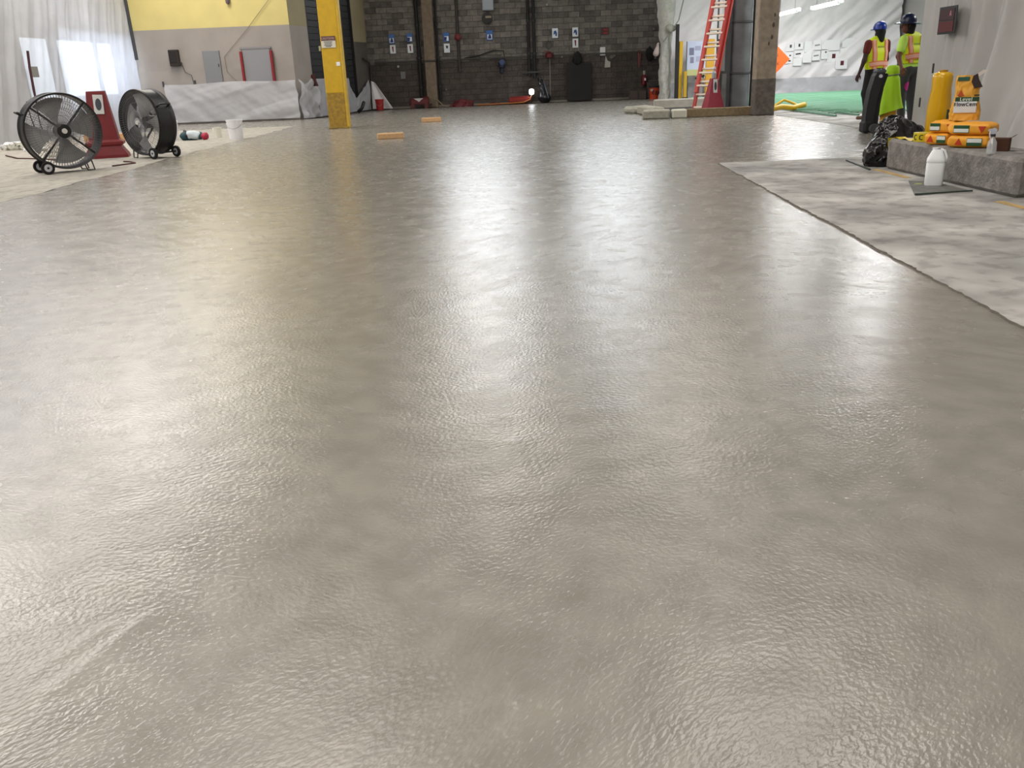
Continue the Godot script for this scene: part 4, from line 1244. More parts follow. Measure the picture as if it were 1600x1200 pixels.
func right_back() -> void:
	var nz := noise(0.7, 3, 110)
	far_noise = nz
	var s := sb()
	var t
	# plastic sheeting that closes the far right
	sheet(s, func(u, v):
		var x := lerpf(5.9, 14.2, u)
		var y := lerpf(0.5, 6.5, v)
		return Vector3(x, y, far_z(x, y)), 110, 60)
	tag(obj("plastic_sheet", s, M.sheet), "huge white plastic sheet closing the far right end behind the workers", "plastic sheet")
	s = sb()
	sheet(s, func(u, v):
		var x := lerpf(5.9, 14.2, u)
		var y := lerpf(0.0, 0.56, v)
		return Vector3(x, y, -32.3 + 0.05 * nz.get_noise_2d(x * 3.0 + y * 4.0, y * 4.0) + 0.06 * (1.0 - v)), 110, 8)
	tag(obj("plastic_sheet", s, M.sheet_grey), "grey wrinkled plastic skirt along the floor under the far white sheet", "plastic sheet")
	# wrapped column
	t = thing("wrapped_column", "column wrapped in crumpled white plastic at the right end of the block wall", "column", Vector3(5.80, 0, -31.95))
	s = sb()
	sheet(s, func(u, v):
		var a = TAU * u
		var y := lerpf(0.0, 6.4, v)
		var r := 0.19 + 0.08 * nz.get_noise_3d(cos(a) * 1.6, y * 3.0, sin(a) * 1.6) + 0.10 * smoothstep(1.7, 3.2, y)
		return Vector3(sin(a) * r, y, cos(a) * r), 28, 70)
	obj("wrapping", s, mottled(Color(0.70, 0.70, 0.67), 0.75, 1.0, 0.5, 0.8, 111, 0.03), t)
	s = sb()
	tube(s, [Vector3(-0.12, 1.92, 0.26), Vector3(0.1, 2.2, 0.28), Vector3(0.4, 2.6, 0.2), Vector3(0.6, 3.3, 0.0)], 0.02, 6)
	obj("tie_rope", s, C(0.5, 0.49, 0.46), t)
	s = sb()
	blob(s, func(p): return p.distance_to(Vector3(0.1, 2.28, 0.25)) - 0.13 - 0.2 * nz.get_noise_3dv(p * 5.0), Vector3(-0.3, 1.9, -0.1), Vector3(0.5, 2.7, 0.6), 0.05)
	obj("knot", s, C(0.58, 0.58, 0.54), t)
	obj("core", box(Vector3(0, 3.2, 0), Vector3(0.2, 6.4, 0.2)), M.concrete, t)
	t = thing("glove", "pale glove hooked on the wrapped column's left side", "glove", Vector3(5.52, 1.72, -31.95))
	s = sb()
	blob(s, func(p): return capsule(p, Vector3(0.04, 0.16, 0), Vector3(-0.04, -0.16, 0), 0.05, 0.1) - 0.03 * nz.get_noise_3dv(p * 6.0), Vector3(-0.25, -0.4, -0.2), Vector3(0.25, 0.35, 0.2), 0.04)
	obj("cloth", s, C(0.66, 0.60, 0.58), t)
	tag(obj("post", box(Vector3(6.13, 1.23, -31.55), Vector3(0.11, 2.46, 0.1), 0.01), C(0.07, 0.07, 0.07)), "narrow black post right of the wrapped column", "post")
	tag(obj("bollard", box(Vector3(6.26, 0.96, -31.55), Vector3(0.12, 1.92, 0.1), 0.015), C(0.78, 0.62, 0.07, 0.45)), "tall slim yellow post beside the narrow black post", "post")
	t = thing("bollard", "short yellow post with a dark foot beside the tall yellow post", "post", Vector3(6.4, 0, -31.4))
	obj("shaft", box(Vector3(0, 0.5, 0), Vector3(0.12, 0.9, 0.1), 0.02), C(0.70, 0.57, 0.12, 0.5), t)
	obj("foot", box(Vector3(0.02, 0.05, 0), Vector3(0.2, 0.1, 0.16), 0.02), C(0.14, 0.11, 0.08), t)
	t = thing("notice_board", "pale blue grey notice board leaning behind the red ladder", "board", Vector3(6.85, 1.38, -31.85))
	obj("panel", box(Vector3.ZERO, Vector3(0.68, 1.06, 0.04), 0.01), C(0.74, 0.77, 0.86, 0.35), t)
	for x in [-0.28, 0.28]: obj("leg", box(Vector3(x, -0.95, -0.02), Vector3(0.05, 0.86, 0.04), 0.008), M.frame, t)
	obj("frame_left", box(Vector3(-0.33, 0.0, 0.02), Vector3(0.03, 1.06, 0.04)), C(0.35, 0.36, 0.4), t)
	obj("yellow_strip", box(Vector3(0.02, -0.49, 0.025), Vector3(0.66, 0.2, 0.01), 0.003), C(0.72, 0.72, 0.50), t)
	for q in [[-0.16, 0.2, 0.16, 0.24, 0.45], [0.05, 0.3, 0.2, 0.14, 0.62], [-0.14, -0.08, 0.12, 0.2, 0.5], [0.1, -0.05, 0.2, 0.18, 0.66]]:
		obj("notice", box(Vector3(q[0], q[1], 0.024), Vector3(q[2], q[3], 0.006)), C(q[4], q[4], q[4] + 0.1, 0.35), t)
	tag(obj("foam_board", box(Vector3(7.35, 0.98, -31.9), Vector3(0.3, 1.96, 0.06), 0.02), C(0.80, 0.60, 0.16)), "tall narrow yellow board behind the red ladder right of the notice board", "board")
	t = thing("cutter", "dark hand tool on tan block behind the ladder's lower rungs", "tool", Vector3(7.0, 0.62, -31.6))
	obj("handle", box(Vector3(-0.05, 0.12, 0), Vector3(0.34, 0.07, 0.08), 0.02, xf(Vector3(-0.05, 0.12, 0), 0, 0, 15)), M.black, t)
	obj("head", box(Vector3(0.0, 0.0, 0), Vector3(0.3, 0.14, 0.1), 0.02), C(0.55, 0.42, 0.28), t)
	obj("stand", box(Vector3(0.0, -0.33, -0.05), Vector3(0.14, 0.56, 0.1), 0.02), C(0.5, 0.47, 0.48), t)
	# the kerbed pit
	tag(obj("pit_bed", box(Vector3(5.08, 0.008, -23.3), Vector3(2.2, 0.012, 4.7)), C(0.10, 0.085, 0.065, 0.9)), "dark earth bed inside the kerbed rectangle by the ladder", "pit")
	tag(obj("kerb", box(Vector3.ZERO, Vector3(0.62, 0.2, 0.42), 0.03, xf(Vector3(3.6, 0.1, -20.85), 0, -12, 0)), M.pale_concrete), "stained concrete kerb stone at the near left corner of the pit", "kerb stone")
	tag(obj("kerb", box(Vector3.ZERO, Vector3(0.34, 0.2, 0.3), 0.03, xf(Vector3(4.1, 0.1, -20.72), 0, -4, 0)), C(0.76, 0.75, 0.70, 0.9)), "white painted kerb stone at the front of the pit", "kerb stone")
	tag(obj("kerb", box(Vector3.ZERO, Vector3(0.3, 0.22, 1.5), 0.04, xf(Vector3(3.72, 0.11, -22.4), 0, 6, 0)), M.pale_concrete), "chipped concrete kerb along the left side of the pit", "kerb stone")
	tag(obj("kerb", box(Vector3.ZERO, Vector3(0.5, 0.18, 0.5), 0.06, xf(Vector3(3.55, 0.09, -23.7), 0, 25, 0)), M.pale_concrete), "rough broken kerb lump at the far left corner of the pit", "kerb stone")
	tag(obj("kerb", box(Vector3(5.2, 0.12, -25.9), Vector3(1.6, 0.26, 0.24), 0.03), mottled(Color(0.68, 0.66, 0.62), 0.85, 1.0, 0.95, 1.2, 112)), "long grey concrete kerb at the back of the pit", "kerb stone")
	tag(obj("timber", box(Vector3.ZERO, Vector3(1.66, 0.19, 0.1), 0.012, xf(Vector3(5.09, 0.1, -20.72), 0, -1.5, 0)), M.plank), "weathered timber plank along the front of the pit", "timber")
	tag(obj("timber", box(Vector3.ZERO, Vector3(0.16, 0.25, 0.1), 0.012, xf(Vector3(5.88, 0.13, -20.72), 0, -1.5, 0)), M.plank), "short timber stake at the right end of the front plank", "timber")
	# ladder
	t = thing("extension_ladder", "tall red extension ladder leaning to the right above the pit", "ladder")
	var base := Vector3(4.75, 0.0, -22.25)
	var lean := Vector3(0.50, 2.5, -0.42).normalized()
	var run := Vector3(0.34, 0, 0.40)
	run = (run - lean * run.dot(lean))
	var side := run.normalized()
	var out := side.cross(lean).normalized()
	var red := C(0.62, 0.10, 0.08, 0.45)
	var red2 := C(0.70, 0.22, 0.18, 0.45)
	for k in 2:
		for m in 2:
			s = sb()
			var a := base + run * float(m) * (1.0 if k == 0 else 0.9) + (run * 0.05 + out * 0.07 + lean * 0.5 if k == 1 else Vector3.ZERO)
			bar(s, a, a + lean * (3.5 if k == 0 else 3.2), 0.045, 0.09, side, 0.004)
			obj("rail", s, red if (k + m) % 2 == 0 else red2, t)
		for j in (11 if k == 0 else 10):
			s = sb()
			var a := base + lean * (0.16 + 0.305 * j) + (run * 0.05 + out * 0.07 + lean * 0.5 if k == 1 else Vector3.ZERO)
			bar(s, a, a + run * (1.0 if k == 0 else 0.9), 0.05, 0.045, lean, 0.006)
			obj("rung", s, C(0.84, 0.78, 0.72, 0.4), t)
	for m in 2:
		s = sb()
		bx(s, Transform3D(Basis(side, lean, out), base + run * float(m) + lean * 0.06), Vector3(0.06, 0.14, 0.11), 0.01)
		obj("foot", s, M.black, t)
	# the second pedestal
	t = thing("pedestal", "faded red cone shaped pedestal right of the ladder", "pedestal", Vector3(4.98, 0.0, -21.15), deg_to_rad(10.0))
	s = sb()
	square_loft(s, [[0.0, 0.22, 0.2], [0.15, 0.21, 0.19], [0.8, 0.075, 0.07], [0.83, 0.07, 0.065]])
	obj("body", s, mottled(Color(0.58, 0.17, 0.24), 0.8, 1.0, 0.6, 2.0, 113, 0.02), t)
	plate(t, Vector3(0.0, 0.66, 0.105), 0.1, 0.3, 0.0)
	t = thing("spray_bottle", "white topped grey bottle standing on the cone shaped pedestal", "bottle", Vector3(4.98, 0.83, -21.15))
	s = sb()
	lathe(s, [Vector2(0, 0), Vector2(0.05, 0.0), Vector2(0.05, 0.12), Vector2(0.02, 0.17), Vector2(0.02, 0.2)], 14)
	obj("body", s, C(0.6, 0.62, 0.66, 0.4), t)
	s = sb()
	lathe(s, [Vector2(0, 0.2), Vector2(0.035, 0.2), Vector2(0.035, 0.25), Vector2(0, 0.26)], 12)
	obj("cap", s, M.white, t)
	# steel door post and duct
	t = thing("steel_panel", "dark flat steel panel left of the big round duct", "panel", Vector3(5.68, 0, -23.2))
	obj("plate", box(Vector3(0, 3.3, 0), Vector3(0.34, 6.6, 0.14), 0.01), M.steel, t)
	obj("edge_strip", box(Vector3(-0.02, 1.33, 0.08), Vector3(0.09, 0.75, 0.03), 0.008), C(0.50, 0.50, 0.50, 0.5), t)
	obj("base_channel", box(Vector3(0.02, 0.45, 0.09), Vector3(0.12, 0.9, 0.06), 0.01), mottled(Color(0.42, 0.42, 0.41), 0.7, 1.0, 0.6, 1.0, 114), t)
	t = thing("duct", "big round grey steel duct standing beside the timber column", "duct", Vector3(6.13, 0, -23.25))
	s = sb()
	lathe(s, [Vector2(0.25, 0), Vector2(0.25, 6.6)], 28)
	obj("tube", s, mottled(Color(0.40, 0.405, 0.415), 0.72, 1.0, 0.45, 0.6, 115), t)
	for y in [0.9, 2.1, 3.3]:
		s = sb()
		lathe(s, [Vector2(0.25, y - 0.03), Vector2(0.268, y - 0.02), Vector2(0.268, y + 0.02), Vector2(0.25, y + 0.03)], 28)
		obj("band", s, C(0.24, 0.24, 0.25, 0.5), t)
	tag(obj("seal_strip", box(Vector3(6.46, 3.3, -23.2), Vector3(0.13, 6.6, 0.1), 0.01), C(0.02, 0.02, 0.02, 0.8)), "black vertical strip between round duct and timber column", "strip")
	s = sb()
	sheet(s, func(u, v): return Vector3(lerpf(5.50, 5.63, u), lerpf(1.72, 3.0, v), -23.05 + 0.02 * sin(u * 5.0 + v * 2.0)), 8, 12)
	tag(obj("paper", s, M.white), "white sheet hanging between ladder and dark steel panel", "paper")
	t = thing("timber_column", "thick weathered brown column at the left of the wide opening", "column", Vector3(5.97, 0, -20.55))
	obj("shaft", box(Vector3(0, 3.3, 0), Vector3(0.45, 6.6, 0.34), 0.02), mottled(Color(0.60, 0.545, 0.48), 0.68, 1.0, 0.8, 0.7, 116, 0.02, 0.3), t)
	obj("stained_base", box(Vector3(0, 0.4, 0.01), Vector3(0.46, 0.8, 0.34), 0.02), mottled(Color(0.40, 0.37, 0.34), 0.6, 1.0, 0.85, 1.1, 117, 0.02, 0.3), t)
	for q in [[0.1, 1.9, 0.05], [0.08, 1.65, 0.045], [0.02, 1.52, 0.04], [0.12, 2.1, 0.035]]:
		s = sb()
		lathe(s, [Vector2(0, 0), Vector2(q[2], 0.0), Vector2(q[2] * 0.6, 0.012), Vector2(0, 0.014)], 9, Transform3D(Basis(Vector3.RIGHT, PI / 2) * Basis.from_scale(Vector3(0.6, 1, 1.2)), Vector3(q[0], q[1], 0.168)))
		obj("knot", s, C(0.30, 0.26, 0.23, 0.9), t)

# ---------------------------------------------------------------- behind the opening
func annex() -> void:
	var s := sb()
	var t
	# coated reinforcing mat: bars in two directions
	t = thing("rebar_mat", "wide mat of green coated steel bars laid over the far floor", "rebar mat", Vector3(0, 0.03, 0))
	var gm := C(0.50, 0.70, 0.58, 0.5)
	var left := func(z): return 6.55 + 0.13 * (z + 32.0) * 0.16
	s = sb()
	for i in 63:
		var z := -18.9 - 0.2 * i
		bar(s, Vector3(6.9 + 0.3 * sin(i * 1.7) + maxf(0.0, (z + 22.0) * 0.25), 0.045, z), Vector3(13.9, 0.045 + 0.02 * sin(i * 2.3), z), 0.04, 0.035, Vector3.UP)
	tag(obj("cross_bars", s, gm, t), "", "", "", "stuff")
	s = sb()
	for i in 43:
		var x := 6.95 + 0.16 * i
		bar(s, Vector3(x, 0.005, -18.6 - 1.0 * absf(sin(i * 2.1)) * (1.0 if i < 12 else 0.3)), Vector3(x, 0.005, -31.6), 0.045, 0.035, Vector3.UP)
	tag(obj("long_bars", s, C(0.34, 0.52, 0.42, 0.5), t), "", "", "", "stuff")
	for q in [[[Vector3(6.35, 0.1, -21.0), Vector3(6.6, 0.14, -21.1), Vector3(6.9, 0.1, -21.2), Vector3(7.2, 0.16, -21.3)], 0.06, "thick yellow hose lying on the green bars by the timber column"], [[Vector3(6.5, 0.1, -21.6), Vector3(6.85, 0.26, -21.8), Vector3(7.0, 0.2, -21.7), Vector3(7.2, 0.1, -21.6)], 0.03, "thin yellow hose loop arching over the thick yellow hose"]]:
		s = sb()
		tube(s, q[0], q[1], 8)
		tag(obj("hose", s, C(0.80, 0.64, 0.10, 0.5)), q[2], "hose")
	t = thing("warning_sign", "orange diamond work sign on the far plastic right of the timber column", "sign", Vector3(9.52, 1.2, -31.75), deg_to_rad(-8))
	obj("panel", box(Vector3.ZERO, Vector3(0.78, 0.78, 0.012), 0.004, xf(Vector3.ZERO, 0, 0, 45)), C(0.86, 0.38, 0.09, 0.4), t)
	var dk := C(0.55, 0.20, 0.09, 0.5)
	for q in [["MEN", 0.14], ["AT", 0.0], ["WORK", -0.14]]:
		lettering(q[0], 0.1, dk, t, xf(Vector3(0.0, q[1], 0.01)))
	obj("leg", box(Vector3(0, -0.75, -0.05), Vector3(0.05, 0.9, 0.04), 0.008), M.frame, t)
	# papers taped on the sheet
	var px := [[10.2, 1.60, 0.26, 0.28, 1], [10.18, 1.24, 0.26, 0.38, 2], [10.5, 1.62, 0.3, 0.24, 1], [10.5, 1.36, 0.28, 0.24, 3], [10.47, 1.10, 0.3, 0.26, 0], [10.82, 1.58, 0.26, 0.36, 0], [10.80, 1.22, 0.3, 0.32, 0], [11.12, 1.62, 0.28, 0.32, 3], [11.12, 1.28, 0.28, 0.32, 3], [11.42, 1.62, 0.26, 0.3, 0], [11.42, 1.30, 0.24, 0.3, 2], [11.72, 1.60, 0.42, 0.36, 0], [11.74, 1.22, 0.42, 0.38, 4], [12.25, 1.66, 0.46, 0.3, 0], [12.02, 0.98, 0.42, 0.36, 4]]
	var lab := ["white notice with dark mark at the top left of the taped papers", "tall white notice with two dark marks right of the orange sign", "white notice with dark mark, second in the top row of taped papers", "white notice with a dark slanted line in the second column of papers", "blank paper at the bottom of the second column of papers", "blank tall paper, third in the top row of taped papers", "blank paper low in the third column of papers", "white paper with grey lines, fourth in the top row", "white paper with grey line under the fourth top paper", "blank paper, fifth in the top row of taped papers", "white paper with one dark dot in the fifth column", "broad blank paper above the notice with the red square", "white notice with a dark red square beneath the broad paper", "broad blank paper alone at the right end of the papers", "lowest white notice with a dark red square, by the left worker"]
	var mk := C(0.22, 0.21, 0.22)
	for i in px.size():
		var q = px[i]
		t = thing("paper_notice", lab[i], "notice", Vector3(q[0] * 1.014, 1.14 + (q[1] - 1.14) * 1.014, far_z(q[0] * 1.014, 1.14 + (q[1] - 1.14) * 1.014) + 0.045 + 0.004 * (i % 3)), 0.0, "papers taped on the far plastic sheet")
		obj("sheet_paper", box(Vector3.ZERO, Vector3(q[2], q[3], 0.006)), C(0.88, 0.88, 0.89, 0.6), t)
		match q[4]:
			1: obj("mark", box(Vector3(0.02, 0.02, 0.005), Vector3(0.07, 0.1, 0.004)), mk, t)
			2:
				obj("mark", box(Vector3(0.04, 0.08, 0.005), Vector3(0.06, 0.05, 0.004)), mk, t)
				if q[3] > 0.35: obj("mark", box(Vector3(0.03, -0.1, 0.005), Vector3(0.08, 0.05, 0.004)), mk, t)
			3: obj("mark", box(Vector3.ZERO, Vector3(q[2] * 0.65, 0.045, 0.004), 0.0, xf(Vector3(0, 0, 0.005), 0, 0, 6)), mk if i == 3 else C(0.5, 0.5, 0.5), t)
			4: obj("red_square", box(Vector3(0.02, 0.02, 0.005), Vector3(0.12, 0.15, 0.004)), C(0.32, 0.06, 0.11), t)
	# tube lamps on a line
	for k in 2:
		t = thing("tube_lamp", ["bright fluorescent tube lamp nearer the camera above the far room", "bright fluorescent tube lamp next to the timber column's top"][k], "lamp", Vector3(9.42 - 0.18 * k, 2.6 - 0.01 * k, -26.7 - 2.95 * k), deg_to_rad(-3.0))
		obj("tube", box(Vector3.ZERO, Vector3(0.14, 0.1, 2.5), 0.04), glow(Color(1, 1, 1), 5.0), t)
		for z in [-1.3, 1.3]: obj("end_cap", box(Vector3(0, 0, z), Vector3(0.15, 0.11, 0.1), 0.02), M.white, t)
		for z in [-0.9, 0.9]:
			s = sb()
			tube(s, [Vector3(0, 0.05, z), Vector3(0, 3.95, z)], 0.006, 4)
			obj("suspension_wire", s, M.frame, t)
		area("tube_lamp_light", Vector3(9.42 - 0.18 * k, 2.53, -26.7 - 2.95 * k), Vector3.DOWN, Vector2(0.12, 2.4), 3.0)

# ---------------------------------------------------------------- people
func body_sdf(b: Array, k: float) -> Callable:
	return func(p: Vector3) -> float:
		var d := 1e3
		for q in b: d = smin(d, capsule(p, q[0], q[1], q[2], q[3]), k)
		return d

func wide(b: Array, k: float, sz: float) -> Callable: # the same, flattened front to back
	return func(p: Vector3) -> float:
		var d := 1e3
		var c := Vector3(p.x, p.y, p.z / sz)
		for q in b: d = smin(d, capsule(c, q[0], q[1], q[2], q[3]), k)
		return d * minf(sz, 1.0)

func on_surface(f: Callable, x: float, y: float, z0: float, gap: float) -> Vector3: # marches from +z towards the field
	var z := z0
	for i in 60:
		var d: float = f.call(Vector3(x, y, z)) - gap
		if d < 0.001: break
		z -= maxf(d * 0.8, 0.001)
		if z < -0.3: break
	return Vector3(x, y, z)

func band(parent: Node3D, f: Callable, pts: Array, w: float, gap: float, m: Material, called: String) -> void:
	var s := sb()
	sheet(s, func(u, v):
		var k := minf(u * (pts.size() - 1), pts.size() - 1.001)
		var i := int(k)
		var c: Vector2 = pts[i].lerp(pts[i + 1], k - i)
		var d: Vector2 = (pts[i + 1] - pts[i]).normalized()
		var q = c + Vector2(-d.y, d.x) * w * (v - 0.5)
		return on_surface(f, q.x, q.y, 0.5, gap), 24, 4)
	obj(called, s, m, parent)

func hand(s: SurfaceTool, wrist: Vector3, dir: Vector3, palm_n: Vector3, mirror: float) -> void:
	var side := dir.cross(palm_n).normalized() * mirror
	var b := [[wrist, wrist + dir * 0.045, 0.026, 0.03], [wrist + dir * 0.05 - side * 0.018, wrist + dir * 0.085 - side * 0.024, 0.016, 0.014], [wrist + dir * 0.05 + side * 0.018, wrist + dir * 0.085 + side * 0.024, 0.016, 0.014]]
	var fs := []
	for i in 4:
		var o := side * (0.03 - 0.02 * i)
		var L: float = [0.072, 0.08, 0.074, 0.058][i]
		var a := wrist + dir * 0.088 + o
		var m := a + dir * L * 0.5 + palm_n * 0.008
		fs.append([a, m, 0.0095, 0.0085])
		fs.append([m, m + dir * L * 0.42 + palm_n * 0.03, 0.0085, 0.007])
	var ta := wrist + dir * 0.03 + side * 0.03
	var tm := ta + dir * 0.035 + side * 0.022 + palm_n * 0.012
	fs.append([ta, tm, 0.013, 0.011])
	fs.append([tm, tm + dir * 0.035 + palm_n * 0.012, 0.011, 0.008])
	var f := func(p: Vector3) -> float:
		var d := 1e3
		for q in b: d = smin(d, capsule(p, q[0], q[1], q[2], q[3]), 0.02)
		for q in fs: d = smin(d, capsule(p, q[0], q[1], q[2], q[3]), 0.004)
		return d
	var lo := wrist - Vector3.ONE * 0.2
	blob(s, f, lo, wrist + Vector3.ONE * 0.2, 0.005)

func head(s: SurfaceTool, c: Vector3, yaw: float) -> void: # c: centre of the skull, faces +z turned by yaw
	var R := Basis(Vector3.UP, yaw)
	var f := func(pw: Vector3) -> float:
		var p: Vector3 = (pw - c) * R
		var d := Vector3(p.x / 0.074, (p.y - 0.02) / 0.1, (p.z + 0.012) / 0.095).length() - 1.0
		d *= 0.078
		d = smin(d, (Vector3(p.x / 0.056, (p.y + 0.062) / 0.062, (p.z - 0.03) / 0.06).length() - 1.0) * 0.056, 0.03)
		d = smin(d, capsule(p, Vector3(0, 0.0, 0.078), Vector3(0, -0.035, 0.104), 0.008, 0.014), 0.014)
		d = smin(d, capsule(p, Vector3(-0.02, -0.066, 0.078), Vector3(0.02, -0.066, 0.078), 0.009, 0.009), 0.008)
		d = smin(d, capsule(p, Vector3(-0.045, 0.02, 0.07), Vector3(0.045, 0.02, 0.07), 0.012, 0.012), 0.02)
		for m in [-1.0, 1.0]:
			d = maxf(d, -(p.distance_to(Vector3(m * 0.031, -0.004, 0.092)) - 0.015))
			d = smin(d, capsule(p, Vector3(m * 0.076, 0.01, -0.01), Vector3(m * 0.078, -0.03, -0.002), 0.012, 0.008), 0.006)
		return d
	blob(s, f, c - Vector3(0.15, 0.17, 0.15), c + Vector3(0.15, 0.17, 0.15), 0.008)

func hard_hat(t: Node3D, c: Vector3, yaw: float, m: Material, full_brim: bool, tilt: float) -> void:
	var T := Transform3D(Basis(Vector3.UP, yaw) * Basis(Vector3.RIGHT, tilt), c)
	var s := sb()
	lathe(s, [Vector2(0.118, 0.0), Vector2(0.118, 0.05), Vector2(0.1, 0.1), Vector2(0.06, 0.135), Vector2(0.0, 0.145)], 24, T * Transform3D(Basis.from_scale(Vector3(0.95, 1, 1.12)), Vector3.ZERO), true)
	var o = obj("hard_hat", s, m, t)
	s = sb()
	if full_brim: lathe(s, [Vector2(0.1, -0.004), Vector2(0.19, -0.018), Vector2(0.19, -0.008), Vector2(0.11, 0.014)], 24, T * Transform3D(Basis.from_scale(Vector3(0.95, 1, 1.12)), Vector3.ZERO))
	else: prism(s, PackedVector2Array([Vector2(-0.1, 0.06), Vector2(-0.07, 0.17), Vector2(0, 0.19), Vector2(0.07, 0.17), Vector2(0.1, 0.06)]), 0.012, T * Transform3D(Basis(Vector3.RIGHT, PI / 2), Vector3.ZERO))
	obj("brim", s, m, o)
	s = sb()
	for x in [-0.03, 0.03]:
		var p := []
		for i in 7:
			var a := lerpf(-1.1, 1.1, i / 6.0)
			p.append(T * Vector3(x, cos(a) * 0.142, sin(a) * 0.128))
		tube(s, p, 0.008, 5)
	obj("ridge", s, m, o)

func person(label: String, at: Vector3, yaw: float, o: Dictionary) -> void:
	# o holds the joints of a figure that shows its back: +z is towards the camera, y up, feet at y = 0
	var t = thing("person", label, "person", at, yaw, "")
	var s := sb()
	var J: Dictionary = o
	# skin: one body under the clothes
	var b := [[Vector3(0, 1.0, 0), Vector3(0, 1.3, 0), 0.08, 0.075], [Vector3(-0.13, 1.36, 0), Vector3(0.13, 1.36, 0), 0.05, 0.05], [Vector3(0, 1.4, 0), J.skull + Vector3(0, -0.05, 0), 0.058, 0.055]]
	for q in ["l", "r"]:
		b.append([J[q + "sh"], J[q + "el"], 0.052, 0.042])
		b.append([J[q + "el"], J[q + "wr"], 0.042, 0.029])
		b.append([J[q + "hip"], J[q + "kn"], 0.075, 0.052])
		b.append([J[q + "kn"], J[q + "an"], 0.052, 0.038])
	blob(s, body_sdf(b, 0.03), Vector3(-0.55, -0.02, -0.5), Vector3(0.55, 1.8, 0.5), 0.02)
	head(s, J.skull, J.face)
	for q in ["l", "r"]:
		var dir: Vector3 = (J[q + "wr"] - J[q + "el"]).normalized()
		hand(s, J[q + "wr"], dir, Vector3(0.9 if q == "l" else -0.9, 0, -0.3).normalized(), 1.0 if q == "l" else -1.0)
	obj("body", s, o.skin, t)
	# trousers
	var tr := [[Vector3(-0.07, 0.95, 0), Vector3(0.07, 0.95, 0), 0.125, 0.125]]
	for q in ["l", "r"]:
		tr.append([J[q + "hip"], J[q + "kn"], 0.098, 0.074])
		tr.append([J[q + "kn"], J[q + "an"] + Vector3(0, 0.02, 0), 0.074, 0.062])
	s = sb()
	blob(s, body_sdf(tr, 0.04), Vector3(-0.5, 0.02, -0.5), Vector3(0.5, 1.12, 0.5), 0.018)
	var tm = obj("trousers", s, o.trousers, t)
	if o.has("patch"):
		var tf := body_sdf(tr, 0.04)
		var pc: Vector2 = o.patch
		s = sb()
		sheet(s, func(u, v): return on_surface(tf, pc.x + cos(TAU * u) * 0.066 * v, pc.y + sin(TAU * u) * 0.07 * v, 0.5, 0.006), 24, 5)
		obj("round_pink_patch", s, C(0.72, 0.10, 0.50, 0.6), tm)
	# shoes
	for q in ["l", "r"]:
		s = sb()
		var an: Vector3 = J[q + "an"]
		var d: Vector3 = o.get(q + "toe", Vector3(0, 0, -1))
		blob(s, body_sdf([[an + Vector3(0, 0.02, 0), Vector3(an.x, 0.05, an.z) - d * 0.03, 0.052, 0.05], [Vector3(an.x, 0.045, an.z) - d * 0.05, Vector3(an.x, 0.035, an.z) + d * 0.16, 0.045, 0.036]], 0.03), an - Vector3(0.28, 0.16, 0.28), an + Vector3(0.28, 0.14, 0.28), 0.016)
		obj("shoe", s, o.shoe, t)
	# shirt and vest
	var w := 0.8
	var sh := [[Vector3(-0.05, 0.98, 0), Vector3(0.05, 0.98, 0), 0.155, 0.155], [Vector3(-0.07, 1.2, 0), Vector3(0.07, 1.2, 0), 0.14, 0.14], [Vector3(-0.13, 1.37, 0), Vector3(0.13, 1.37, 0), 0.085, 0.085]]
	var shf := wide(sh, 0.1, w)
	var slv := []
	for q in ["l", "r"]: slv.append([J[q + "sh"], J[q + "sh"].lerp(J[q + "el"], o.sleeve), 0.073, 0.068])
	s = sb()
	blob(s, func(p):
		var d: float = shf.call(p)
		for q in slv: d = smin(d, capsule(p, q[0], q[1], q[2], q[3]), 0.03)
		return maxf(d, o.shirt_hem - p.y), Vector3(-0.5, 0.8, -0.4), Vector3(0.5, 1.6, 0.4), 0.018)
	obj("shirt", s, o.shirt, t)
	var ve := [[Vector3(-0.065, 1.0, 0), Vector3(0.065, 1.0, 0), 0.165, 0.165], [Vector3(-0.08, 1.2, 0), Vector3(0.08, 1.2, 0), 0.152, 0.152], [Vector3(-0.15, 1.385, 0), Vector3(0.15, 1.385, 0), 0.088, 0.088], [Vector3(-0.05, 1.44, 0.0), Vector3(0.05, 1.44, 0.0), 0.075, 0.075]]
	var vef := wide(ve, 0.1, w)
	s = sb()
	blob(s, func(p): return maxf(vef.call(p), maxf(o.vest_hem - p.y, absf(p.x) - 0.235)), Vector3(-0.4, 0.8, -0.4), Vector3(0.4, 1.6, 0.4), 0.016)
	var v = obj("safety_vest", s, C(0.83, 0.90, 0.02, 0.6), t)
	var pink := C(0.90, 0.66, 0.58, 0.45)
	var orange := C(0.88, 0.50, 0.22, 0.6)
	for m in [-1.0, 1.0]:
		var pts := [Vector2(m * 0.14, 1.45), Vector2(m * 0.135, 1.25), Vector2(m * 0.12, o.vest_hem + 0.01)]
		band(v, vef, pts, 0.095, 0.005, orange, "orange_trim")
		band(v, vef, pts, 0.055, 0.009, pink, "reflective_strip")
	var belt := []
	for i in 7: belt.append(Vector2(lerpf(-0.215, 0.215, i / 6.0), o.belt + 0.02 * cos((i - 3) * 0.5) - 0.01))
	band(v, vef, belt, 0.10, 0.011, orange, "orange_trim")
	band(v, vef, belt, 0.06, 0.015, pink, "reflective_strip")
	for i in 7: # a faded line of letters across the back
		band(v, vef, [Vector2(-0.066 + 0.022 * i - 0.007, 1.325), Vector2(-0.066 + 0.022 * i + 0.007, 1.325)], 0.024, 0.006, C(0.42, 0.50, 0.05), "letter")
	# hair and hat
	s = sb()
	var R := Basis(Vector3.UP, J.face)
	var sk: Vector3 = J.skull
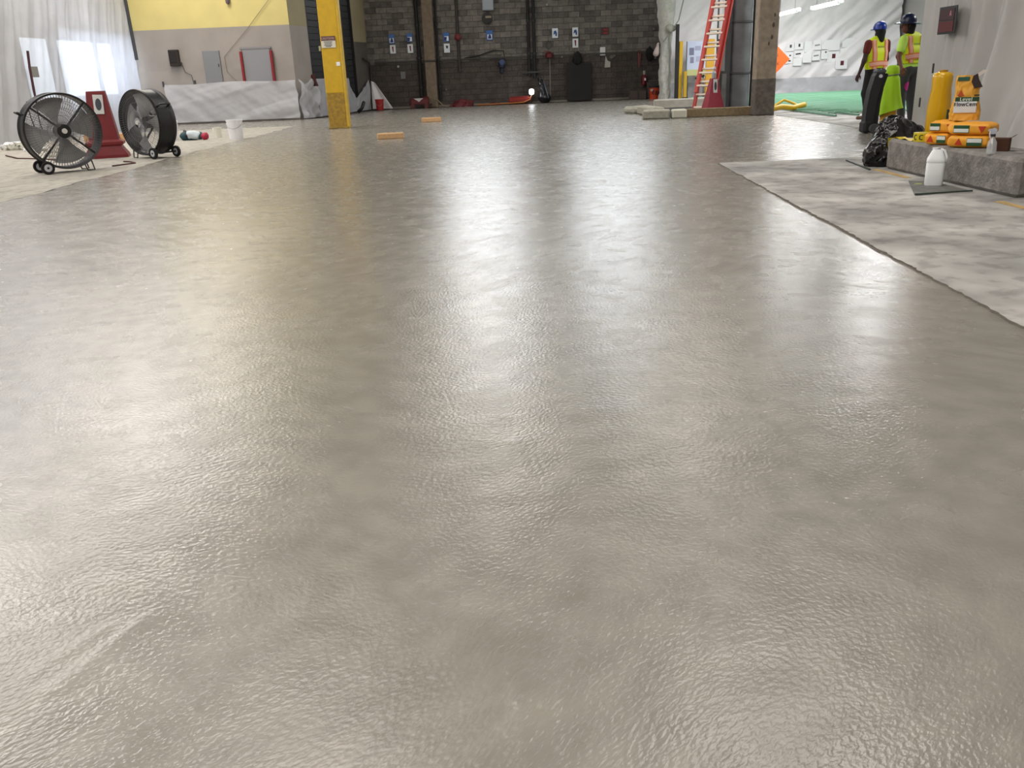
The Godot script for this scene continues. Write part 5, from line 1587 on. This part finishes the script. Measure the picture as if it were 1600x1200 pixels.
	blob(s, func(pw):
		var p: Vector3 = (pw - sk) * R
		var d := (Vector3(p.x / 0.084, (p.y - 0.02) / 0.106, (p.z + 0.02) / 0.1).length() - 1.0) * 0.086
		d = smin(d, capsule(p, Vector3(0, -0.02, -0.05), Vector3(0, o.hair, -0.045), 0.078, 0.07), 0.03)
		return maxf(d, p.z - 0.025), sk - Vector3(0.2, 0.3, 0.2), sk + Vector3(0.2, 0.2, 0.2), 0.014)
	obj("hair", s, C(0.018, 0.018, 0.025, 0.8), t)
	hard_hat(t, sk + Vector3(0, 0.035, 0), J.face, o.hat, o.full_brim, o.tilt)

func people() -> void:
	person("worker walking away in a blue hard hat, dark trousers and yellow safety vest", Vector3(7.26, 0, -17.6), deg_to_rad(18), {
		skull = Vector3(0.02, 1.6, 0.0), face = PI, skin = C(0.20, 0.10, 0.075, 0.6), trousers = C(0.02, 0.02, 0.025, 0.8), shoe = C(0.42, 0.33, 0.26, 0.8), shirt = C(0.36, 0.05, 0.04, 0.8),
		lsh = Vector3(-0.21, 1.39, 0), lel = Vector3(-0.29, 1.09, 0.02), lwr = Vector3(-0.35, 0.86, -0.02), rsh = Vector3(0.21, 1.39, 0), rel = Vector3(0.27, 1.1, -0.03), rwr = Vector3(0.27, 0.86, -0.1),
		lhip = Vector3(-0.1, 0.9, 0), lkn = Vector3(-0.16, 0.49, -0.02), lan = Vector3(-0.13, 0.1, 0.04), rhip = Vector3(0.1, 0.9, 0), rkn = Vector3(0.12, 0.49, -0.12), ran = Vector3(0.14, 0.1, -0.08),
		ltoe = Vector3(-0.7, 0, -0.7), rtoe = Vector3(0.3, 0, -1), sleeve = 0.45, shirt_hem = 0.86, vest_hem = 0.92, belt = 1.02, hair = -0.14, hat = C(0.08, 0.20, 0.55, 0.3), full_brim = false, tilt = 0.0})
	person("worker in a dark blue brimmed hat and lime shirt looking left beside the partition", Vector3(6.93, 0, -15.4), deg_to_rad(26), {
		skull = Vector3(-0.12, 1.62, -0.02), face = PI + 1.0, skin = C(0.40, 0.22, 0.16, 0.6), trousers = C(0.25, 0.25, 0.26, 0.85), shoe = C(0.42, 0.40, 0.36, 0.8), shirt = C(0.74, 0.90, 0.36, 0.7),
		lsh = Vector3(-0.2, 1.4, 0), lel = Vector3(-0.32, 1.14, 0.03), lwr = Vector3(-0.38, 0.96, 0.16), rsh = Vector3(0.2, 1.4, 0), rel = Vector3(0.27, 1.12, 0.0), rwr = Vector3(0.28, 0.88, 0.02),
		lhip = Vector3(-0.1, 0.9, 0), lkn = Vector3(-0.13, 0.49, 0.0), lan = Vector3(-0.14, 0.1, 0.06), rhip = Vector3(0.1, 0.9, 0), rkn = Vector3(0.13, 0.49, -0.02), ran = Vector3(0.14, 0.1, 0.04),
		ltoe = Vector3(-0.3, 0, -1), rtoe = Vector3(0.3, 0, -1), sleeve = 0.6, shirt_hem = 0.92, vest_hem = 1.02, belt = 1.13, hair = -0.1, hat = C(0.04, 0.08, 0.22, 0.3), full_brim = true, tilt = -0.05, patch = Vector2(-0.1, 0.66)})

# ---------------------------------------------------------------- right foreground
func foreground_right() -> void:
	var s := sb()
	var t
	var nz := noise(0.8, 3, 130)
	# machine with a wheel, drum and the vest hung over it
	t = thing("upright_machine", "dark grey upright wheeled machine left of the draped yellow drum", "machine", Vector3(5.905, 0, -14.3))
	s = sb()
	var prof := PackedVector2Array([Vector2(-0.12, 0.1), Vector2(-0.11, 0.4), Vector2(-0.08, 0.65), Vector2(-0.03, 0.86), Vector2(0.02, 0.95), Vector2(0.12, 0.95), Vector2(0.13, 0.84), Vector2(0.08, 0.65), Vector2(0.06, 0.4), Vector2(0.06, 0.1)])
	prism(s, prof, 0.16, Transform3D())
	obj("housing", s, C(0.13, 0.13, 0.14, 0.6), t)
	obj("side_rail", pr([0.02, 0.1, 0.05, 0.5, 0.1, 0.75, 0.15, 0.9, 0.17, 0.88, 0.12, 0.7, 0.09, 0.45, 0.08, 0.1], 0.1, xf(Vector3(0, 0, 0.05))), M.black, t)
	obj("cap", box(Vector3(0.07, 0.93, 0), Vector3(0.16, 0.07, 0.18), 0.025), C(0.30, 0.31, 0.33, 0.5), t)
	s = sb()
	lathe(s, [Vector2(0, 0), Vector2(0.03, 0), Vector2(0.025, 0.02), Vector2(0, 0.025)], 12, Transform3D(Basis(Vector3.RIGHT, PI / 2), Vector3(0.06, 0.86, 0.08)))
	obj("button", s, C(0.8, 0.8, 0.82, 0.3), t)
	obj("foot", box(Vector3(-0.06, 0.1, 0), Vector3(0.16, 0.18, 0.22), 0.03), C(0.10, 0.10, 0.11, 0.7), t)
	s = sb()
	lathe(s, [Vector2(0, -0.03), Vector2(0.07, -0.03), Vector2(0.078, 0), Vector2(0.07, 0.03), Vector2(0, 0.03)], 20, Transform3D(Basis(Vector3.RIGHT, PI / 2), Vector3(0.0, 0.078, 0.16)))
	obj("wheel", s, C(0.26, 0.26, 0.26, 0.8), t)
	t = thing("drum", "yellow drum beneath the draped lime vest", "drum", Vector3(6.46, 0, -14.95))
	s = sb()
	lathe(s, [Vector2(0, 0), Vector2(0.12, 0.0), Vector2(0.125, 0.03), Vector2(0.13, 0.42), Vector2(0.11, 0.6), Vector2(0.07, 0.9), Vector2(0, 0.92)], 24)
	obj("body", s, C(0.80, 0.58, 0.06, 0.45), t)
	s = sb()
	lathe(s, [Vector2(0.125, 0.2), Vector2(0.137, 0.2), Vector2(0.137, 0.23), Vector2(0.125, 0.23)], 24)
	obj("hoop", s, C(0.74, 0.55, 0.1, 0.45), t)
	t = thing("draped_vest", "lime yellow vest draped over the yellow drum", "vest", Vector3(6.46, 0, -14.95))
	s = sb()
	sheet(s, func(u, v):
		var a = TAU * u
		var y := lerpf(0.27 + 0.07 * sin(a + 0.6), 1.01, v)
		var r := lerpf(0.215, 0.09, pow(v, 0.8)) * (1.0 if v < 0.97 else 0.55) * (0.86 if absf(y - 0.86) < 0.03 else 1.0)
		r += 0.012 * sin(a * 7.0 + y * 5.0) * (1.0 - v)
		return Vector3(sin(a) * r, y, cos(a) * r), 40, 28)
	obj("cloth", s, C(0.62, 0.80, 0.04, 0.7), t)
	s = sb()
	var ring := []
	for i in 20: ring.append(Vector3(sin(TAU * i / 20) * 0.105, 0.86 + 0.012 * sin(TAU * i / 20), cos(TAU * i / 20) * 0.105))
	tube(s, ring, 0.012, 6, false, true)
	obj("grey_strap", s, C(0.42, 0.42, 0.34), t)
	# partition
	s = sb()
	sheet(s, func(u, v):
		var y := lerpf(0.0, 6.4, v)
		var k = u
		var x := lerpf(6.66, 6.05, k)
		var z := lerpf(-14.5, -6.5, k)
		var q = k * 8.0 + 0.55 * (2.4 - y) * (0.4 + k * 1.3) * 0.4
		var f := 0.34 * nz.get_noise_2d(q * 1.3, y * 0.1) * smoothstep(0.02, 0.3, k) + 0.24 * (0.4 - absf(nz.get_noise_2d(q * 2.0, y * 0.12 + 20.0))) * smoothstep(0.0, 0.15, k)
		x += f - 0.25 * smoothstep(1.2, 0.0, y) * smoothstep(0.1, 0.6, k)
		return Vector3(x, y, z), 120, 50)
	tag(obj("plastic_sheet", s, mottled(Color(0.69, 0.68, 0.67), 0.95, 1.0, 0.55, 0.5, 131)), "heavy grey white plastic partition sheet sweeping down behind the concrete block", "plastic sheet")
	tag(obj("post", box(Vector3(6.78, 3.25, -14.45), Vector3(0.1, 6.5, 0.1), 0.01), C(0.6, 0.58, 0.56)), "pale post at the edge of the partition beside the right worker", "post")
	for q in [[Vector3(6.60, 0.95, -13.75), "thin dark slit in the partition plastic, upper one"], [Vector3(6.62, 0.45, -14.1), "thin dark slit in the partition plastic, lower one near the right worker"]]:
		tag(obj("slit", box(q[0] + Vector3(-0.05, 0, 0.0), Vector3(0.02, 0.14, 0.03), 0.004), C(0.2, 0.2, 0.2)), q[1], "slit")
	t = thing("danger_sign", "black bordered dark red warning sign on the partition plastic", "sign", Vector3(6.46, 1.6, -13.3), deg_to_rad(-92))
	obj("panel", box(Vector3.ZERO, Vector3(0.56, 0.37, 0.008), 0.003), C(0.05, 0.05, 0.055, 0.5), t)
	obj("red_header", box(Vector3(-0.02, 0.075, 0.006), Vector3(0.46, 0.15, 0.006), 0.001), C(0.20, 0.015, 0.05, 0.6), t)
	obj("red_field", box(Vector3(-0.02, -0.085, 0.006), Vector3(0.46, 0.14, 0.006), 0.001), C(0.32, 0.01, 0.02, 0.6), t)
	lettering("A", 0.07, C(0.75, 0.5, 0.55), t, xf(Vector3(0.1, 0.085, 0.012)))
	# concrete block
	var cb = obj("concrete_block", box(Vector3.ZERO, Vector3(0.5, 0.315, 2.35), 0.03), M.concrete)
	cb.position = Vector3(4.38, 0.17, -8.26)
	cb.rotation.y = deg_to_rad(1.6)
	tag(cb, "long grey concrete block lying on the dry slab at right", "concrete block")
	foreground_items()

func pillow(s: SurfaceTool, size: Vector3, pow_ := 2.6, seed_ := 0.0, amp := 0.02) -> void: # a filled sack
	var nz := noise(3.0, 2, 140)
	sheet(s, func(u, v):
		var a = TAU * u
		var b = PI * (v - 0.5)
		var sg := func(x: float, e: float) -> float: return signf(x) * pow(absf(x), e)
		var e := 0.28
		var x: float = sg.call(cos(b), e) * sg.call(cos(a), e)
		var z: float = sg.call(cos(b), e) * sg.call(sin(a), e)
		var y: float = sg.call(sin(b), 0.5)
		var edge := maxf(absf(x), absf(z))
		var p := Vector3(x * size.x * 0.5, y * size.y * 0.5 * (1.0 - 0.45 * pow(edge, 6.0) * (0.4)), z * size.z * 0.5)
		return p * (1.0 + amp * 4.0 * nz.get_noise_3d(p.x * 3.0 + seed_, p.y * 3.0, p.z * 3.0)), 44, 22)

func mix_bag(label: String, at: Vector3, yaw: float, size: Vector3, flip: bool, sd: float) -> void:
	var t = thing("mix_bag", label, "bag", at, yaw, "yellow bags of dry mix on the block")
	var s := sb()
	pillow(s, size, 2.6, sd)
	obj("sack", s, mottled(Color(0.93, 0.64, 0.15), 0.92, 1.0, 0.5, 2.0, 141, 0.02, 0.0, false), t)
	var zf := size.z * 0.5 + 0.004
	var k := -1.0 if flip else 1.0
	obj("label_band", box(Vector3(0.06 * k, 0.0, zf), Vector3(size.x * 0.36, size.y * 0.62, 0.006), 0.002), C(0.10, 0.30, 0.16, 0.5), t)
	obj("label_white", box(Vector3(0.06 * k, 0.012 * k, zf + 0.003), Vector3(size.x * 0.34, size.y * 0.3, 0.006), 0.002), C(0.84, 0.86, 0.85, 0.5), t)
	var r := size.y * 0.3
	var tri_ := [-r, -r * 0.8, r, -r * 0.8, 0.0, r] if k > 0 else [-r, r * 0.8, r, r * 0.8, 0.0, -r]
	obj("triangle_logo", pr(tri_, 0.006, xf(Vector3(-size.x * 0.2 if k > 0 else size.x * 0.3, 0, zf))), C(0.72, 0.20, 0.06, 0.5), t)

func foreground_items() -> void:
	var s := sb()
	var t
	var top := 0.328
	# bags
	var yaw := deg_to_rad(-42)
	mix_bag("lower yellow mix bag at the front right of the stack on the block", Vector3(4.33, top + 0.055, -8.17), yaw, Vector3(0.36, 0.11, 0.3), false, 1.0)
	mix_bag("upper yellow mix bag with white label at the front right of the stack", Vector3(4.34, top + 0.165, -8.19), yaw, Vector3(0.37, 0.11, 0.3), true, 2.0)
	mix_bag("lower yellow mix bag at the far left of the stack on the block", Vector3(4.26, top + 0.055, -8.56), deg_to_rad(-55), Vector3(0.24, 0.11, 0.3), false, 3.0)
	mix_bag("upper yellow mix bag at the far left, beneath the standing bag", Vector3(4.29, top + 0.165, -8.56), deg_to_rad(-48), Vector3(0.26, 0.11, 0.3), true, 4.0)
	t = thing("open_bag", "yellow mix bag standing open with a torn top on the stack", "bag", Vector3(4.37, top + 0.222, -8.44), deg_to_rad(-30))
	var nz := noise(3.0, 2, 150)
	s = sb()
	var shape := func(u, v) -> Vector3:
		var a = TAU * u
		var y = 0.4 * v
		var w := lerpf(0.125, 0.1, smoothstep(0.1, 0.7, v)) + 0.006 * sin(v * 9.0)
		var d := lerpf(0.075, 0.045, v)
		var e := 0.6
		var cx := signf(cos(a)) * pow(absf(cos(a)), e)
		var cz := signf(sin(a)) * pow(absf(sin(a)), e)
		var cut := smoothstep(0.2, 0.9, cx) * smoothstep(0.7, 1.0, v)
		return Vector3(cx * w + 0.01 * nz.get_noise_2d(y * 6.0, a), y - 0.1 * cut, cz * d * (1.0 + 0.3 * nz.get_noise_2d(a * 1.5, y * 8.0)))
	sheet(s, func(u, v): return shape.call(1.0 - u, v), 48, 20)
	obj("sack", s, mottled(Color(0.93, 0.68, 0.22), 0.92, 1.0, 0.5, 2.0, 151, 0.02, 0.0, false), t)
	s = sb()
	sheet(s, func(u, v):
		var p: Vector3 = shape.call(u, 0.96)
		return Vector3(p.x * v * 0.96, p.y - 0.05 * (1.0 - v) - 0.01, p.z * v * 0.96), 30, 4)
	obj("inside", s, C(0.16, 0.12, 0.12, 0.9), t)
	obj("torn_flap", pr([0.0, -0.02, 0.05, 0.0, 0.12, 0.05, 0.16, 0.045, 0.1, 0.0, 0.05, -0.035], 0.006, xf(Vector3(-0.01, 0.395, 0.02))), C(0.84, 0.80, 0.77), t)
	obj("dark_tear", pr([0.0, 0.0, 0.035, 0.02, 0.05, -0.03, 0.09, -0.1, 0.02, -0.11, -0.01, -0.05], 0.006, xf(Vector3(0.035, 0.395, 0.055), -8)), C(0.20, 0.15, 0.15, 0.9), t)
	for q in [["top_label", Vector3(-0.04, 0.37, 0.056), Vector3(0.1, 0.035, 0.006), C(0.12, 0.33, 0.26, 0.5)], ["green_band", Vector3(0.01, 0.19, 0.076), Vector3(0.2, 0.04, 0.006), C(0.08, 0.24, 0.10, 0.5)], ["white_panel", Vector3(0.0, 0.12, 0.080), Vector3(0.19, 0.1, 0.006), C(0.84, 0.86, 0.88, 0.5)]]:
		obj(q[0], box(q[1], q[2], 0.002), q[3], t)
	lettering("Level", 0.03, C(0.8, 0.85, 0.8), t, xf(Vector3(0.0, 0.19, 0.081)))
	lettering("FlowCem", 0.032, M.black, t, xf(Vector3(0.0, 0.145, 0.085)))
	obj("triangle_logo", pr([-0.03, -0.025, 0.03, -0.025, 0.0, 0.03], 0.006, xf(Vector3(-0.05, 0.245, 0.068))), C(0.74, 0.28, 0.10, 0.5), t)
	obj("black_mark", box(Vector3(0.085, 0.225, 0.066), Vector3(0.045, 0.01, 0.006)), M.black, t)
	t = thing("wrapped_tube", "tall glossy yellow wrapped tube standing behind the mix bags", "tube", Vector3(4.42, top, -9.05))
	s = sb()
	lathe(s, [Vector2(0, 0), Vector2(0.11, 0), Vector2(0.112, 0.3), Vector2(0.092, 0.5), Vector2(0.096, 0.6), Vector2(0.085, 0.64), Vector2(0.04, 0.65), Vector2(0, 0.65)], 24, Transform3D(), true)
	obj("tube", s, C(0.80, 0.62, 0.04, 0.22), t)
	s = sb()
	lathe(s, [Vector2(0, 0.63), Vector2(0.04, 0.63), Vector2(0.04, 0.665), Vector2(0.03, 0.67), Vector2(0, 0.665)], 14)
	obj("cap", s, C(0.62, 0.47, 0.10, 0.4), t)
	obj("sticker", box(Vector3(0.045, 0.24, 0.092), Vector3(0.04, 0.09, 0.006), 0.001, xf(Vector3(0.048, 0.25, 0.1), 0, 26, 0)), C(0.16, 0.28, 0.16), t)
	# clear spray bottle and brown box
	t = thing("spray_bottle", "clear plastic spray bottle standing right of the yellow bags", "bottle", Vector3(4.17, top - 0.004, -7.53))
	var clear := mat(Color(0.85, 0.87, 0.88, 0.35), 0.1)
	clear.transparency = BaseMaterial3D.TRANSPARENCY_ALPHA
	s = sb()
	lathe(s, [Vector2(0, 0), Vector2(0.037, 0), Vector2(0.04, 0.02), Vector2(0.036, 0.1), Vector2(0.015, 0.135), Vector2(0.014, 0.15)], 20, Transform3D(), true)
	obj("body", s, clear, t)
	s = sb()
	lathe(s, [Vector2(0.0, 0.145), Vector2(0.018, 0.145), Vector2(0.018, 0.165), Vector2(0, 0.165)], 14)
	obj("collar", s, C(0.12, 0.14, 0.16), t)
	obj("trigger_head", pr([-0.035, 0.165, 0.0, 0.165, 0.02, 0.17, 0.025, 0.2, 0.01, 0.215, -0.04, 0.205, -0.045, 0.19, -0.02, 0.185], 0.02, xf(Vector3.ZERO, 0, -30, 0)), C(0.70, 0.71, 0.76, 0.4), t)
	s = sb()
	tube(s, [Vector3(-0.03, 0.19, 0), Vector3(-0.032, 0.16, 0.0), Vector3(-0.02, 0.13, 0.0)], 0.005, 6)
	obj("trigger", s, M.white, t)
	s = sb()
	tube(s, [Vector3(0, 0.14, 0), Vector3(0.005, 0.02, 0)], 0.003, 5)
	obj("dip_tube", s, M.white, t)
	t = thing("cardboard_box", "small brown cardboard box beside the clear spray bottle", "box", Vector3(4.36, top, -7.72), deg_to_rad(-38))
	obj("carton", box(Vector3(0, 0.055, 0), Vector3(0.13, 0.11, 0.1), 0.004), C(0.27, 0.15, 0.08, 0.85), t)
	obj("flap", box(Vector3.ZERO, Vector3(0.05, 0.004, 0.1), 0.0, xf(Vector3(0.08, 0.12, 0), 0, 0, 35)), C(0.25, 0.14, 0.08, 0.85), t)
	t = thing("cardboard_box", "flat brown cardboard scrap at the right frame edge behind the block", "cardboard", Vector3(4.55, top, -7.35), deg_to_rad(-30))
	obj("sheet", box(Vector3(0, 0.015, 0), Vector3(0.2, 0.025, 0.16), 0.004), C(0.24, 0.13, 0.08, 0.85), t)
	# tape
	var cy := C(0.80, 0.72, 0.06, 0.4)
	t = thing("tape_roll", "roll of yellow caution tape with black print on the block", "tape", Vector3(4.23, top, -8.93))
	s = sb()
	lathe(s, [Vector2(0.045, 0), Vector2(0.085, 0), Vector2(0.085, 0.085), Vector2(0.045, 0.085), Vector2(0.045, 0)], 24)
	obj("roll", s, cy, t)
	for a in [-75.0, -35.0, 10.0, 50.0]:
		lettering(["C", "D", "N", "O"][int(a + 75) % 4], 0.05, M.black, t, Transform3D(Basis(Vector3.UP, deg_to_rad(a)), Basis(Vector3.UP, deg_to_rad(a)) * Vector3(0, 0.042, 0.0855)), "print")
	t = thing("caution_tape", "yellow caution tape strip folded over the left end of the block", "tape", Vector3(4.17, 0, -9.42))
	s = sb()
	sheet(s, func(u, v): return Vector3(-0.05 + 0.1 * u + 0.02 * sin(v * 5.0), lerpf(0.04, top + 0.004, v), 0.0 + 0.015 * sin(v * 7.0) - 0.01), 4, 12)
	obj("hanging_strip", s, cy, t)
	s = sb()
	sheet(s, func(u, v): return Vector3(-0.03 + 0.1 * u, top + 0.008 + 0.008 * sin(v * 14.0), 0.02 + 0.5 * v), 4, 14)
	obj("flat_strip", s, cy, t)
	for y in [0.1, 0.18, 0.26]: obj("print", box(Vector3(0.0, y, 0.014), Vector3(0.05, 0.03, 0.004)), M.black, t)
	# black sack
	t = thing("garbage_bag", "black shiny plastic refuse bag slumped at the block's left end", "bag", Vector3(4.3, 0, -9.75))
	var nb2 := noise(1.6, 3, 160)
	var nf := noise(4.0, 2, 161)
	s = sb()
	blob(s, func(p):
		var d := smin(capsule(p, Vector3(-0.16, 0.12, 0.06), Vector3(0.0, 0.36, -0.02), 0.15, 0.13), capsule(p, Vector3(0.0, 0.36, -0.05), Vector3(0.24, 0.3, -0.12), 0.13, 0.12), 0.1)
		d = smin(d, capsule(p, Vector3(0.1, 0.14, 0), Vector3(0.18, 0.2, -0.1), 0.16, 0.14), 0.1)
		var w = p + Vector3(0.06, 0.05, 0.04) * nb2.get_noise_3dv(p * 2.0)
		return d - 0.035 * (1.0 - 2.2 * absf(nb2.get_noise_3d(w.x * 3.0 + w.y * 1.2, w.y * 1.6 - w.x * 1.2, w.z * 3.0))) - 0.008 * nf.get_noise_3dv(p * 2.0), Vector3(-0.5, -0.02, -0.45), Vector3(0.55, 0.65, 0.4), 0.016)
	obj("sack", s, C(0.018, 0.018, 0.02, 0.22), t)
	# jug
	t = thing("jug", "white plastic jug with a sloped shoulder in front of the block", "jug", Vector3(3.94, 0.012, -8.0), deg_to_rad(-25))
	s = sb()
	square_loft_round(s, [[0.0, 0.072, 0.055], [0.012, 0.078, 0.06], [0.2, 0.078, 0.06], [0.205, 0.075, 0.058], [0.215, 0.08, 0.062], [0.24, 0.078, 0.06], [0.31, 0.045, 0.036], [0.325, 0.03, 0.03]])
	obj("body", s, C(0.92, 0.93, 0.94, 0.4), t)
	s = sb()
	lathe(s, [Vector2(0.0, 0.32), Vector2(0.032, 0.32), Vector2(0.032, 0.338), Vector2(0, 0.34)], 16, xf(Vector3(-0.01, 0, 0)))
	obj("cap", s, C(0.9, 0.9, 0.92, 0.4), t)
	s = sb()
	tube(s, [Vector3(0.025, 0.325, 0), Vector3(0.06, 0.31, 0), Vector3(0.085, 0.25, 0), Vector3(0.076, 0.21, 0)], 0.012, 8)
	obj("handle", s, C(0.92, 0.93, 0.94, 0.4), t)
	# flat things on the slab
	tag(obj("mat", pr([3.87, 8.35, 4.05, 8.3, 4.06, 7.55, 3.52, 7.45], 0.004, Transform3D(Basis(Vector3.RIGHT, -PI / 2), Vector3(0, 0.017, 0))), mottled(Color(0.44, 0.44, 0.43), 0.7, 1.0, 0.7, 2.0, 170)), "dark flat sheet lying on the slab under the white jug", "mat")
	s = sb()
	bar(s, Vector3(3.52, 0.026, -7.44), Vector3(4.04, 0.026, -7.5), 0.014, 0.012)
	tag(obj("rod", s, C(0.20, 0.26, 0.22, 0.5)), "thin green grey rod along the front of the dark flat sheet", "rod")
	s = sb()
	bar(s, Vector3(4.03, 0.02, -10.33), Vector3(3.9, 0.02, -9.34), 0.02, 0.016)
	tag(obj("rod", s, C(0.17, 0.2, 0.17, 0.5)), "dark thin rod on the slab left of the black refuse bag", "rod")
	t = thing("glove", "small yellow green scrap on the slab left of the white jug", "scrap", Vector3(3.85, 0.012, -8.1))
	s = sb()
	blob(s, func(p): return Vector3(p.x / 1.6, p.y / 0.5, p.z).length() - 0.028 + 0.01 * nf.get_noise_3dv(p * 6.0), Vector3(-0.1, -0.005, -0.08), Vector3(0.1, 0.05, 0.08), 0.01)
	obj("crumple", s, C(0.60, 0.66, 0.34, 0.7), t)
	for q in [[Vector3(3.98, 0.0135, -9.0), 0.8, "faded yellow floor line left of the white jug"], [Vector3(3.97, 0.0135, -6.4), 1.1, "faded yellow floor line at the right frame edge by the block"]]:
		tag(obj("floor_line", box(q[0], Vector3(0.075, 0.003, q[1])), mottled(Color(0.74, 0.62, 0.40), 0.75, 1.0, 0.8, 3.0, 171)), q[2], "floor line")

func square_loft_round(s: SurfaceTool, rows: Array) -> void:
	sheet(s, func(u, v):
		var k := minf(v * (rows.size() - 1), rows.size() - 1.0001)
		var i := int(k)
		var f := k - i
		var a = -TAU * u
		var e := 0.5
		return Vector3(signf(cos(a)) * pow(absf(cos(a)), e) * lerpf(rows[i][1], rows[i + 1][1], f), lerpf(rows[i][0], rows[i + 1][0], f), signf(sin(a)) * pow(absf(sin(a)), e) * lerpf(rows[i][2], rows[i + 1][2], f)), 32, (rows.size() - 1) * 2)
